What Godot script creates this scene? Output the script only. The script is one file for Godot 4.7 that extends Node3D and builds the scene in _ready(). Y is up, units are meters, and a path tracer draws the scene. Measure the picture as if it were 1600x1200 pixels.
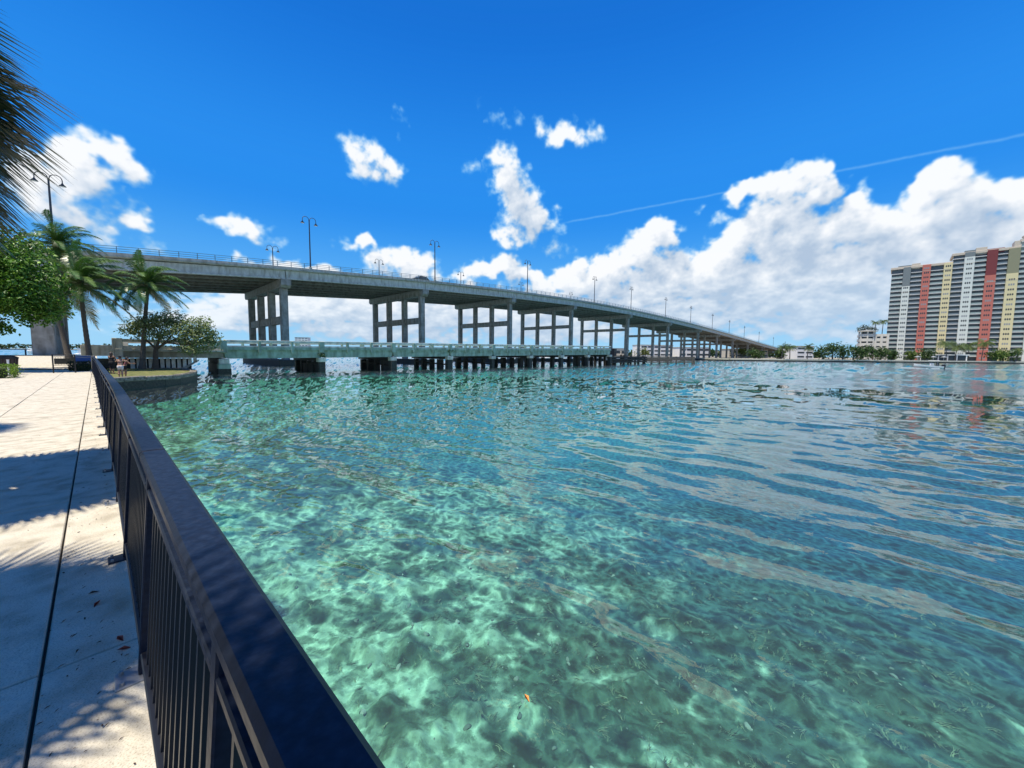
extends Node3D
# A waterfront walk with a dark railing, a high road bridge and an old low bridge over clear shallow water.
# Metres. The camera stands at the origin, azimuth 0 is -z. Walk level y = 0, water level y = WATER.

const WATER := -1.02
const WALK_AZ := -0.82433
const SUN_AZ := -130.0
const SUN_EL := 73.0
var rng := RandomNumberGenerator.new()
var M := {}
var names := {}

func _ready() -> void:
	rng.seed = 7
	_camera_and_light()
	_materials()
	_water()
	_seabed()
	_seagrass()
	_land()
	_walkway()
	_highway_bridge()
	_old_bridge()
	_fenders()
	_far_shore()
	_tower()
	_garage()
	_railing()
	_promontory_things()
	_plaza_things()
	_palms_and_trees()
	_people()
	_lamps_and_cars()
	_boats()
	_litter()

func _camera_and_light() -> void:
	var cam := Camera3D.new()
	cam.name = "camera"
	cam.fov = 90.0
	cam.near = 0.05
	cam.far = 6000.0
	cam.position = Vector3(0, 1.58, 0)
	cam.rotation = Vector3(deg_to_rad(-4.5), 0, deg_to_rad(0.62))
	add_child(cam)
	var sun := DirectionalLight3D.new()
	sun.name = "sun"
	sun.light_energy = 1.6
	sun.light_color = Color(1.0, 0.955, 0.88)
	sun.light_angular_distance = 0.5
	sun.shadow_enabled = true
	var az := deg_to_rad(SUN_AZ)
	var el := deg_to_rad(SUN_EL)
	var to_sun := Vector3(sin(az) * cos(el), sin(el), -cos(az) * cos(el))
	sun.basis = Basis.looking_at(-to_sun, Vector3(0, 0, 1))
	add_child(sun)
	var e := Environment.new()
	e.background_mode = Environment.BG_SKY
	var sky := Sky.new()
	var pm := PanoramaSkyMaterial.new()
	pm.panorama = ImageTexture.create_from_image(_sky_image())
	pm.energy_multiplier = 0.76
	sky.sky_material = pm
	e.sky = sky
	e.tonemap_mode = Environment.TONE_MAPPER_LINEAR
	e.tonemap_exposure = 1.34
	e.sdfgi_enabled = true
	e.ssao_enabled = true
	e.ssil_enabled = true
	var w := WorldEnvironment.new()
	w.name = "world_environment"
	w.environment = e
	add_child(w)

# ------------------------------------------------------------------ sky: air and cumulus only
const SKY_W := 4096
const SKY_H := 2048
const BAND_TOP := 36.0     # degrees of elevation that can hold clouds
const BAND_LOW := -0.5
var _field := PackedFloat32Array()
var _warp_a := PackedFloat32Array()
var _warp_b := PackedFloat32Array()
var _rows := 0

func _heap(list: Array) -> void:
	var k := SKY_W / 360.0
	for b: Array in list:
		var a0: float = b[0]
		var e0: float = b[1]
		var ra: float = b[2]
		var re: float = b[3]
		var w: float = b[4]
		var y0 := maxi(0, int((BAND_TOP - e0 - re * 1.6) * k))
		var y1 := mini(_rows - 1, int((BAND_TOP - e0 + re * 1.6) * k))
		var x0 := int((a0 - ra * 1.6 + 180.0) * k)
		var x1 := int((a0 + ra * 1.6 + 180.0) * k)
		for y in range(y0, y1 + 1):
			var el := BAND_TOP - y / k
			for xx in range(x0, x1 + 1):
				var x := posmod(xx, SKY_W)
				var i := y * SKY_W + x
				var dx := (xx / k - 180.0 - a0 + _warp_a[i]) / ra
				var dy := (el - e0 + _warp_b[i]) / re
				var d := dx * dx + dy * dy
				if d < 1.0:
					var f := (1.0 - d) * (1.0 - d) * w * 1.25
					var old := _field[i]
					_field[i] = old + f * (1.0 - minf(old, 1.3) / 1.4)

func _sky_noise(freq: float, octaves: int, seed_: int) -> FastNoiseLite:
	var n := FastNoiseLite.new()
	n.noise_type = FastNoiseLite.TYPE_SIMPLEX_SMOOTH
	n.frequency = freq
	n.fractal_type = FastNoiseLite.FRACTAL_FBM
	n.fractal_octaves = octaves
	n.fractal_gain = 0.55
	n.seed = seed_
	return n

func _sky_image() -> Image:
	var k := SKY_W / 360.0
	_rows = int((BAND_TOP - BAND_LOW) * k)
	var total := _rows * SKY_W
	_field.resize(total)
	_warp_a.resize(total)
	_warp_b.resize(total)
	var det := PackedFloat32Array()
	det.resize(total)
	var n1 := _sky_noise(0.30, 3, 11)
	var n2 := _sky_noise(0.30, 3, 12)
	var n3 := _sky_noise(0.34, 7, 13)
	for y in _rows:
		var el := BAND_TOP - y / k
		var ey := el if el > 9.0 else 9.0 - (9.0 - el) * 1.7     # far clouds look smaller and flatter
		for x in SKY_W:
			var az := x / k - 180.0
			# wrap the noise round the horizon on a cylinder
			var cx := sin(deg_to_rad(az)) * 57.3
			var cz := cos(deg_to_rad(az)) * 57.3
			var i := y * SKY_W + x
			_warp_a[i] = n1.get_noise_3d(cx, ey, cz) * 1.3
			_warp_b[i] = n2.get_noise_3d(cx, ey, cz) * 1.1
			det[i] = n3.get_noise_3d(cx, ey * 1.15, cz)
	_heap([[-48.2, 18.1, 2.2, 2.1, 0.82], [-46.2, 19.4, 2.1, 1.8, 0.90], [-45.0, 19.0, 1.9, 2.0, 0.82], [-43.8, 17.8, 1.7, 1.8, 0.74], [-46.4, 16.6, 2.4, 2.4, 0.74], [-48.5, 15.7, 2.2, 2.3, 0.74], [-50.0, 16.2, 2.3, 2.9, 0.82], [-45.8, 14.7, 2.4, 2.1, 0.45], [-48.2, 13.3, 2.0, 1.9, 0.41]])  # left upper cloud
	_heap([[-43.7, 13.4, 1.7, 1.5, 0.78], [-46.6, 12.1, 2.4, 1.6, 0.41], [-48.3, 11.7, 2.0, 2.0, 0.57], [-44.9, 10.7, 3.4, 1.5, 0.41], [-42.0, 10.2, 2.5, 1.3, 0.33], [-50.2, 12.5, 2.3, 2.0, 0.49], [-50.9, 13.9, 2.2, 2.6, 0.49]])  # left wisps
	_heap([[-35.6, 14.6, 2.8, 1.8, 0.58], [-33.8, 14.3, 3.1, 1.7, 0.65], [-36.5, 15.2, 1.4, 1.0, 0.36], [-31.2, 13.3, 3.9, 1.3, 0.22]])  # small left cloud
	_heap([[-21.6, 25.2, 3.1, 2.3, 0.54], [-19.3, 24.5, 3.9, 2.3, 0.68], [-17.4, 23.3, 2.8, 1.8, 0.65], [-22.2, 26.4, 2.2, 1.3, 0.32], [-14.6, 27.3, 1.7, 1.1, 0.18], [-20.1, 23.0, 3.4, 1.6, 0.43]])  # middle cloud
	_heap([[7.3, 28.7, 4.6, 1.6, 0.68], [10.0, 28.1, 3.0, 1.5, 0.50], [4.9, 28.3, 3.3, 1.3, 0.50], [-1.3, 30.0, 3.1, 1.1, 0.29], [-5.1, 31.9, 1.3, 1.4, 0.22], [-15.9, 29.3, 2.1, 0.7, 0.22], [-2.7, 27.7, 2.3, 1.0, 0.29], [-6.3, 24.1, 2.1, 2.3, 0.22], [3.7, 29.5, 2.6, 1.5, 0.36]])  # upper right tuft
	_heap([[-1.7, 25.9, 3.1, 2.4, 0.72], [-1.1, 23.7, 3.9, 3.2, 0.76], [-0.0, 21.3, 4.2, 3.7, 0.76], [2.3, 19.7, 4.7, 3.4, 0.72], [4.4, 18.3, 3.4, 2.8, 0.65], [0.5, 17.1, 4.5, 2.8, 0.65], [-1.2, 16.3, 3.4, 2.1, 0.50], [6.3, 14.9, 3.9, 1.7, 0.29]])  # tall middle cloud
	_heap([[-20.8, 14.9, 2.0, 1.4, 0.97], [-22.7, 14.1, 2.0, 1.1, 0.65], [-19.1, 12.8, 4.2, 1.7, 0.86], [-13.9, 13.0, 5.0, 2.5, 0.86], [-14.8, 11.2, 6.9, 2.1, 0.86], [-26.3, 10.3, 6.0, 1.6, 0.76], [-5.3, 12.1, 3.6, 1.6, 1.19], [-1.9, 12.5, 3.6, 2.0, 1.24], [0.8, 11.5, 3.2, 1.8, 1.19], [3.4, 10.9, 2.3, 1.4, 1.13], [-7.2, 10.7, 3.1, 1.4, 0.86], [-30.6, 10.6, 4.7, 1.4, 0.65], [-34.6, 10.5, 2.9, 1.2, 0.43], [5.5, 10.0, 4.2, 1.4, 0.97]])  # row behind deck
	_heap([[19.6, 16.7, 3.2, 1.9, 1.19], [17.8, 15.3, 3.4, 2.5, 1.19], [21.5, 16.0, 2.2, 2.1, 1.08], [16.6, 12.7, 4.8, 3.2, 1.08], [12.7, 12.0, 4.5, 2.7, 1.08], [9.5, 12.6, 2.5, 1.9, 1.08], [11.4, 9.9, 6.1, 2.5, 1.08], [21.2, 11.6, 4.6, 3.7, 0.97], [18.0, 8.8, 9.6, 2.9, 0.97], [7.3, 10.9, 3.1, 2.0, 0.97]])  # heap left of centre
	_heap([[29.8, 19.5, 2.7, 1.6, 1.08], [32.2, 19.6, 2.7, 2.0, 1.19], [34.7, 19.7, 2.8, 2.2, 1.24], [36.9, 20.1, 2.3, 1.7, 1.19], [38.0, 18.0, 1.9, 1.9, 0.97], [34.3, 16.8, 4.3, 2.9, 1.19], [31.4, 15.5, 4.2, 2.9, 1.08], [28.8, 13.3, 4.9, 3.1, 1.08], [26.3, 11.6, 4.2, 3.0, 1.08], [36.0, 13.1, 5.5, 4.0, 1.13], [27.9, 16.8, 2.1, 1.5, 0.54], [29.7, 9.4, 9.6, 4.4, 1.08], [24.9, 18.3, 1.7, 1.0, 0.32], [40.8, 17.1, 1.7, 1.6, 0.92], [40.4, 14.7, 3.6, 3.3, 1.08]])  # big heap
	_heap([[46.1, 17.7, 1.6, 1.7, 1.24], [47.3, 16.6, 1.9, 1.9, 1.24], [45.5, 16.0, 1.8, 2.0, 1.19], [49.4, 15.5, 2.0, 1.5, 1.13], [51.1, 14.7, 1.8, 1.7, 1.13], [52.7, 14.3, 2.3, 2.3, 1.08], [48.4, 13.8, 4.2, 2.6, 1.13], [44.9, 13.7, 3.7, 2.8, 1.08], [42.6, 13.6, 2.8, 2.4, 1.08], [50.8, 11.0, 5.1, 3.8, 1.08], [46.1, 10.2, 6.1, 4.2, 1.08], [40.7, 10.4, 6.7, 4.6, 1.08], [35.7, 8.1, 9.1, 5.0, 1.08], [55.3, 12.0, 4.1, 3.9, 1.08], [55.1, 7.5, 5.6, 4.7, 1.08]])  # right heap
	_heap([[26.2, 5.6, 15.4, 3.8, 0.86], [39.4, 5.7, 10.3, 4.0, 0.92], [46.8, 5.7, 7.5, 3.6, 0.92], [13.8, 5.9, 14.9, 3.5, 0.76], [-0.1, 5.9, 15.7, 4.2, 0.81], [-14.0, 6.0, 13.9, 4.0, 0.81], [-26.4, 5.0, 12.0, 3.8, 0.76], [-34.8, 5.3, 8.7, 3.4, 0.70], [-42.3, 3.3, 7.7, 2.3, 0.43], [36.6, 2.9, 13.9, 1.9, 0.54], [52.7, 4.6, 7.1, 3.8, 0.86], [-21.6, 7.0, 10.1, 3.7, 0.97], [-9.5, 7.1, 11.3, 3.7, 0.97], [2.7, 7.3, 11.6, 3.7, 1.03], [-31.4, 6.3, 7.0, 2.7, 0.86], [-36.7, 3.6, 6.2, 2.2, 0.76], [-16.7, 2.8, 15.5, 2.2, 0.86], [5.6, 3.1, 16.6, 2.5, 0.86]])  # low bank
	var r := RandomNumberGenerator.new()
	r.seed = 5
	for c in 26:                                         # the same weather goes on round the horizon
		var a0 := 62.0 + c * 9.4
		var list := []
		var big := r.randf_range(0.6, 1.3)
		for j in 7:
			list.append([a0 + r.randf_range(-6, 6), 11.0 * big + r.randf_range(-4, 4), r.randf_range(2, 4.5) * big, r.randf_range(1.6, 3) * big, r.randf_range(0.8, 1.1)])
		list.append([a0, 5.5, 11.0, 4.0, 0.8])
		if r.randf() < 0.5:
			list.append([a0 + 3, r.randf_range(20, 30), 2.5, 1.5, 0.8])
		_heap(list)
	# density, then light through it from the sun's side (upper left of the view)
	var dens := PackedFloat32Array()
	dens.resize(total)
	for i in total:
		var f := _field[i]
		if f > 0.01:
			dens[i] = maxf(0.0, f + det[i] * (0.60 + 0.34 * minf(f, 1.0)) - 0.06)
	var bytes := PackedByteArray()
	bytes.resize(total * 3)
	for y in _rows:
		var el := BAND_TOP - y / k
		var air := _air(el)
		var low := clampf(1.0 - el / 11.0, 0.0, 1.0)
		for x in SKY_W:
			var i := y * SKY_W + x
			var d := dens[i]
			var c := air
			if d > 0.0:
				var alpha := smoothstep(0.0, 0.78, d)
				var up := 0.0
				var wgt := 0.0
				for st in 9:
					var yy := y - 3 - st * 6
					var xx := posmod(x - 2 - st * 3, SKY_W)
					if yy >= 0:
						up += dens[yy * SKY_W + xx]
					wgt += 1.0
				up /= wgt
				var lit := exp(-maxf(0.0, up - 0.06) * 1.12)
				lit = clampf(lit * 0.92 + (d - up) * 0.62 + det[i] * 0.22, 0.0, 1.0)
				var bright := Color(0.985, 0.99, 1.0)
				var shade := Color(0.70, 0.775, 0.865)
				var cc := shade.lerp(bright, lit)
				cc = cc.lerp(Color(0.74, 0.865, 0.975), low * (0.34 + 0.25 * smoothstep(15.0, 40.0, x / k - 180.0)))
				c = air.lerp(cc, alpha * 0.985)
			# the contrail
			var az := x / k - 180.0
			if az > 6.0 and az < 56.0:
				var line := 19.97 - 0.0027 * (az - 32.8) * (az - 32.8)
				var g := absf(el - line + det[i] * 0.12)
				if g < 0.16:
					c = c.lerp(Color(0.80, 0.88, 0.98), (1.0 - g / 0.16) * 0.34 * (1.0 - smoothstep(0.06, 0.3, d)) * smoothstep(6.0, 9.0, az))
			bytes[i * 3] = int(clampf(c.r, 0, 1) * 255.0 + 0.5)
			bytes[i * 3 + 1] = int(clampf(c.g, 0, 1) * 255.0 + 0.5)
			bytes[i * 3 + 2] = int(clampf(c.b, 0, 1) * 255.0 + 0.5)
	var img := Image.create(SKY_W, SKY_H, false, Image.FORMAT_RGB8)
	for y in SKY_H:
		var el := 90.0 - (y + 0.5) * 180.0 / SKY_H
		img.fill_rect(Rect2i(0, y, SKY_W, 1), _air(el))
	var band := Image.create_from_data(SKY_W, _rows, false, Image.FORMAT_RGB8, bytes)
	# a panorama starts at -z: turn it so that azimuth 0 lies there
	var top := int((90.0 - BAND_TOP) * SKY_H / 180.0)
	img.blit_rect(band, Rect2i(SKY_W / 2, 0, SKY_W / 2, _rows), Vector2i(0, top))
	img.blit_rect(band, Rect2i(0, 0, SKY_W / 2, _rows), Vector2i(SKY_W / 2, top))
	return img

func _air(el: float) -> Color:
	var c := Color(0.11, 0.42, 0.79).lerp(Color(0.10, 0.45, 0.845), clampf((60.0 - el) / 25.0, 0, 1))
	c = c.lerp(Color(0.17, 0.555, 0.93), smoothstep(40.0, 21.0, el))
	c = c.lerp(Color(0.36, 0.68, 0.96), smoothstep(20.0, 8.0, el))
	c = c.lerp(Color(0.62, 0.83, 0.97), smoothstep(10.0, 1.0, el))
	if el < 0.0:
		c = c.lerp(Color(0.35, 0.52, 0.60), smoothstep(0.0, -4.0, el))
	return c

# ------------------------------------------------------------------ frames and small helpers
func W(r: float, a: float, y := 0.0) -> Vector3:           # r right of the camera's foot, a along the walk
	var s := sin(WALK_AZ)
	var c := cos(WALK_AZ)
	return Vector3(r * c + a * s, y, r * s - a * c)

func P(x: float, depth: float, h := 0.0) -> Vector3:       # h above the water
	return Vector3(x, WATER + h, -depth)

func new_st() -> SurfaceTool:
	var st := SurfaceTool.new()
	st.begin(Mesh.PRIMITIVE_TRIANGLES)
	return st

func tri(st: SurfaceTool, a: Vector3, b: Vector3, c: Vector3, n: Vector3) -> void:
	st.set_normal(n)
	st.add_vertex(a)
	if (c - a).cross(b - a).dot(n) >= 0.0:
		st.set_normal(n)
		st.add_vertex(b)
		st.set_normal(n)
		st.add_vertex(c)
	else:
		st.set_normal(n)
		st.add_vertex(c)
		st.set_normal(n)
		st.add_vertex(b)

func quad(st: SurfaceTool, a: Vector3, b: Vector3, c: Vector3, d: Vector3, n: Vector3) -> void:
	tri(st, a, b, c, n)
	tri(st, a, c, d, n)

func face(st: SurfaceTool, a: Vector3, b: Vector3, c: Vector3, d: Vector3, out: Vector3) -> void:
	var n := (b - a).cross(c - a)
	if n.length_squared() < 1e-12:
		n = (c - a).cross(d - a)
	n = n.normalized()
	if n.dot(out) < 0.0:
		n = -n
	quad(st, a, b, c, d, n)

# a box about c of size s, edges bevelled by v (0: plain)
func box(st: SurfaceTool, c: Vector3, s: Vector3, v := 0.0, bs := Basis()) -> void:
	var h := s * 0.5
	if v <= 0.0:
		for ax in 3:
			for sg: float in [-1.0, 1.0]:
				var n := Vector3()
				n[ax] = sg
				var u := Vector3()
				u[(ax + 1) % 3] = h[(ax + 1) % 3]
				var w := Vector3()
				w[(ax + 2) % 3] = h[(ax + 2) % 3]
				var o := n * h[ax]
				quad(st, c + bs * (o - u - w), c + bs * (o + u - w), c + bs * (o + u + w), c + bs * (o - u + w), bs * n)
		return
	for ax in 3:
		var b1 := (ax + 1) % 3
		var b2 := (ax + 2) % 3
		for sg: float in [-1.0, 1.0]:
			var n := Vector3()
			n[ax] = sg
			var u := Vector3()
			u[b1] = h[b1] - v
			var w := Vector3()
			w[b2] = h[b2] - v
			var o := n * h[ax]
			quad(st, c + bs * (o - u - w), c + bs * (o + u - w), c + bs * (o + u + w), c + bs * (o - u + w), bs * n)
		for s1: float in [-1.0, 1.0]:
			for s2: float in [-1.0, 1.0]:
				var p := Vector3()
				p[b1] = s1 * h[b1]
				p[b2] = s2 * (h[b2] - v)
				var q := Vector3()
				q[b1] = s1 * (h[b1] - v)
				q[b2] = s2 * h[b2]
				var l := Vector3()
				l[ax] = h[ax] - v
				var nn := Vector3()
				nn[b1] = s1
				nn[b2] = s2
				quad(st, c + bs * (p - l), c + bs * (p + l), c + bs * (q + l), c + bs * (q - l), bs * nn.normalized())
	for i in 8:
		var sx := 1.0 if i & 1 else -1.0
		var sy := 1.0 if i & 2 else -1.0
		var sz := 1.0 if i & 4 else -1.0
		tri(st, c + bs * Vector3(sx * h.x, sy * (h.y - v), sz * (h.z - v)), c + bs * Vector3(sx * (h.x - v), sy * h.y, sz * (h.z - v)), c + bs * Vector3(sx * (h.x - v), sy * (h.y - v), sz * h.z), bs * Vector3(sx, sy, sz).normalized())

# a bar of rectangular section between two points
func bar(st: SurfaceTool, a: Vector3, b: Vector3, w: float, h: float, v := 0.0) -> void:
	var d := b - a
	var z := d.normalized()
	var up := Vector3.UP if absf(z.y) < 0.98 else Vector3.RIGHT
	var x := up.cross(z).normalized()
	box(st, (a + b) * 0.5, Vector3(w, h, d.length()), v, Basis(x, z.cross(x), z))

func tube(st: SurfaceTool, pts: Array, radii: Array, sides := 8, caps := true) -> void:
	var rings := []
	var x := Vector3()
	for i in pts.size():
		var z: Vector3 = (pts[mini(i + 1, pts.size() - 1)] - pts[maxi(i - 1, 0)]).normalized()
		if i == 0:
			x = (Vector3.UP if absf(z.y) < 0.9 else Vector3.RIGHT).cross(z).normalized()
		else:
			x = (x - z * x.dot(z)).normalized()
		var y := z.cross(x)
		var ring := []
		for k in sides:
			var t := TAU * k / sides
			ring.append(x * cos(t) + y * sin(t))
		rings.append(ring)
	for i in pts.size() - 1:
		for k in sides:
			var k2 := (k + 1) % sides
			var a: Vector3 = pts[i] + rings[i][k] * radii[i]
			var b: Vector3 = pts[i] + rings[i][k2] * radii[i]
			var c: Vector3 = pts[i + 1] + rings[i + 1][k2] * radii[i + 1]
			var d: Vector3 = pts[i + 1] + rings[i + 1][k] * radii[i + 1]
			sv(st, a, rings[i][k])
			sv(st, c, rings[i + 1][k2])
			sv(st, b, rings[i][k2])
			sv(st, a, rings[i][k])
			sv(st, d, rings[i + 1][k])
			sv(st, c, rings[i + 1][k2])
	if caps:
		for e in 2:
			var i := 0 if e == 0 else pts.size() - 1
			var n: Vector3 = (pts[0] - pts[1]).normalized() if e == 0 else (pts[i] - pts[i - 1]).normalized()
			for k in range(1, sides - 1):
				tri(st, pts[i] + rings[i][0] * radii[i], pts[i] + rings[i][k] * radii[i], pts[i] + rings[i][k + 1] * radii[i], n)

func sv(st: SurfaceTool, p: Vector3, n: Vector3) -> void:
	st.set_normal(n)
	st.add_vertex(p)

# a prism: a 2D outline (x, y) in the plane z = z0 pushed to z1
func prism(st: SurfaceTool, outline: Array, z0: float, z1: float) -> void:
	var pv := PackedVector2Array(outline)
	var mid := Vector2()
	for p in pv:
		mid += p / pv.size()
	var idx := Geometry2D.triangulate_polygon(pv)
	for i in range(0, idx.size(), 3):
		for zz: float in [z0, z1]:
			var n := Vector3(0, 0, signf(zz - (z0 + z1) * 0.5))
			tri(st, Vector3(pv[idx[i]].x, pv[idx[i]].y, zz), Vector3(pv[idx[i + 1]].x, pv[idx[i + 1]].y, zz), Vector3(pv[idx[i + 2]].x, pv[idx[i + 2]].y, zz), n)
	var cw := Geometry2D.is_polygon_clockwise(pv)
	for i in pv.size():
		var a := pv[i]
		var b := pv[(i + 1) % pv.size()]
		var t := (b - a).normalized()
		var n2 := Vector2(t.y, -t.x)
		# Godot calls a polygon clockwise with y down
		if cw == (n2.x * t.y - n2.y * t.x > 0.0):
			n2 = -n2
		if Geometry2D.is_point_in_polygon((a + b) * 0.5 + n2 * 0.001, pv):
			n2 = -n2
		quad(st, Vector3(a.x, a.y, z0), Vector3(b.x, b.y, z0), Vector3(b.x, b.y, z1), Vector3(a.x, a.y, z1), Vector3(n2.x, n2.y, 0))

func numbered(called: String) -> String:
	if not names.has(called):
		names[called] = 0
		return called
	names[called] += 1
	return "%s_%03d" % [called, names[called]]

func child_name(parent: Node, called: String) -> String:
	if not parent.has_node(called):
		return called
	var k := 1
	var key := "n_" + called
	if parent.has_meta(key):
		k = parent.get_meta(key)
	parent.set_meta(key, k + 1)
	return "%s_%03d" % [called, k]

func put(st: SurfaceTool, called: String, mt: Material, parent: Node = null, index := false) -> MeshInstance3D:
	if index:
		st.index()
	return put_mesh(st.commit(), called, mt, parent)

func put_mesh(mesh: Mesh, called: String, mt: Material, parent: Node = null) -> MeshInstance3D:
	var o := MeshInstance3D.new()
	o.mesh = mesh
	o.material_override = mt
	if parent == null:
		o.name = numbered(called)
		add_child(o, true)
	else:
		o.name = child_name(parent, called)
		parent.add_child(o, true)
	return o

func tag(o: Node, label: String, category: String, group := "") -> void:
	o.set_meta("label", label)
	o.set_meta("category", category)
	if group:
		o.set_meta("group", group)

func thing(called: String, label: String, category: String, at := Vector3.ZERO, turn := 0.0, group := "") -> Node3D:
	var o := Node3D.new()
	o.name = numbered(called)
	add_child(o, true)
	o.position = at
	o.rotation.y = turn
	tag(o, label, category, group)
	return o

func sub(called: String, parent: Node, at := Vector3.ZERO) -> Node3D:
	var o := Node3D.new()
	o.name = child_name(parent, called)
	parent.add_child(o, true)
	o.position = at
	return o

func struct(o: Node) -> Node:
	o.set_meta("kind", "structure")
	return o

func stuff(o: Node) -> Node:
	o.set_meta("kind", "stuff")
	return o

func copy(o: Node3D, at: Vector3, turn: float, label: String) -> Node3D:
	var c: Node3D = o.duplicate()
	var base_name := String(o.name)
	var re := RegEx.create_from_string("_\\d{3}$")
	base_name = re.sub(base_name, "")
	c.name = numbered(base_name)
	add_child(c, true)
	c.position = at
	c.rotation.y = turn
	c.set_meta("label", label)
	return c

func scatter(called: String, mesh: Mesh, mt: Material, where: Array, colors: Array, parent: Node = null) -> MultiMeshInstance3D:
	var mm := MultiMesh.new()
	mm.transform_format = MultiMesh.TRANSFORM_3D
	mm.use_colors = colors.size() > 0
	mm.mesh = mesh
	mm.instance_count = where.size()
	for i in where.size():
		mm.set_instance_transform(i, where[i])
		if colors.size():
			mm.set_instance_color(i, colors[i])
	var o := MultiMeshInstance3D.new()
	o.multimesh = mm
	o.material_override = mt
	if parent == null:
		o.name = numbered(called)
		add_child(o, true)
	else:
		o.name = child_name(parent, called)
		parent.add_child(o, true)
	o.set_meta("kind", "stuff")
	return o

# ------------------------------------------------------------------ materials
func lin(r: float, g: float, b: float) -> Color:
	return Color(r, g, b).linear_to_srgb()

func plain(called: String, c: Color, rough := 0.8, metal := 0.0) -> StandardMaterial3D:
	var m := StandardMaterial3D.new()
	m.resource_name = called
	m.albedo_color = c
	m.roughness = rough
	m.metallic = metal
	M[called] = m
	return m

func noise_tex(size: int, freq: float, octaves: int, seed_: int, ramp: Array, type := FastNoiseLite.TYPE_SIMPLEX_SMOOTH, warp := 0.0, fractal := FastNoiseLite.FRACTAL_FBM) -> Texture2D:
	var n := FastNoiseLite.new()
	n.noise_type = type
	n.frequency = freq
	n.seed = seed_
	n.fractal_type = fractal
	n.fractal_octaves = octaves
	if warp > 0.0:
		n.domain_warp_enabled = true
		n.domain_warp_amplitude = warp
		n.domain_warp_frequency = freq * 1.5
		n.domain_warp_fractal_octaves = 3
	var t := NoiseTexture2D.new()
	t.width = size
	t.height = size
	t.seamless = true
	t.seamless_blend_skirt = 0.15
	t.noise = n
	if ramp.size():
		var g := Gradient.new()
		var offs := PackedFloat32Array()
		var cols := PackedColorArray()
		for p: Array in ramp:
			offs.append(p[0])
			cols.append(p[1])
		g.offsets = offs
		g.colors = cols
		t.color_ramp = g
	return t

# a surface with two octave sets of tone: ramp texture over world space, bump from a finer one
func rough(called: String, dark: Color, mid: Color, light: Color, tile: float, bump: float, roughness := 0.85, seed_ := 1, world := true, octaves := 6, freq := 0.012) -> StandardMaterial3D:
	var m := plain(called, Color.WHITE, roughness)
	m.albedo_texture = noise_tex(512, freq, octaves, seed_, [[0.0, dark], [0.5, mid], [1.0, light]])
	m.uv1_triplanar = true
	m.uv1_world_triplanar = world
	m.uv1_scale = Vector3.ONE / tile
	if bump > 0.0:
		m.heightmap_enabled = true
		m.heightmap_texture = M.grain
		m.heightmap_scale = bump
	return m

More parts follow.
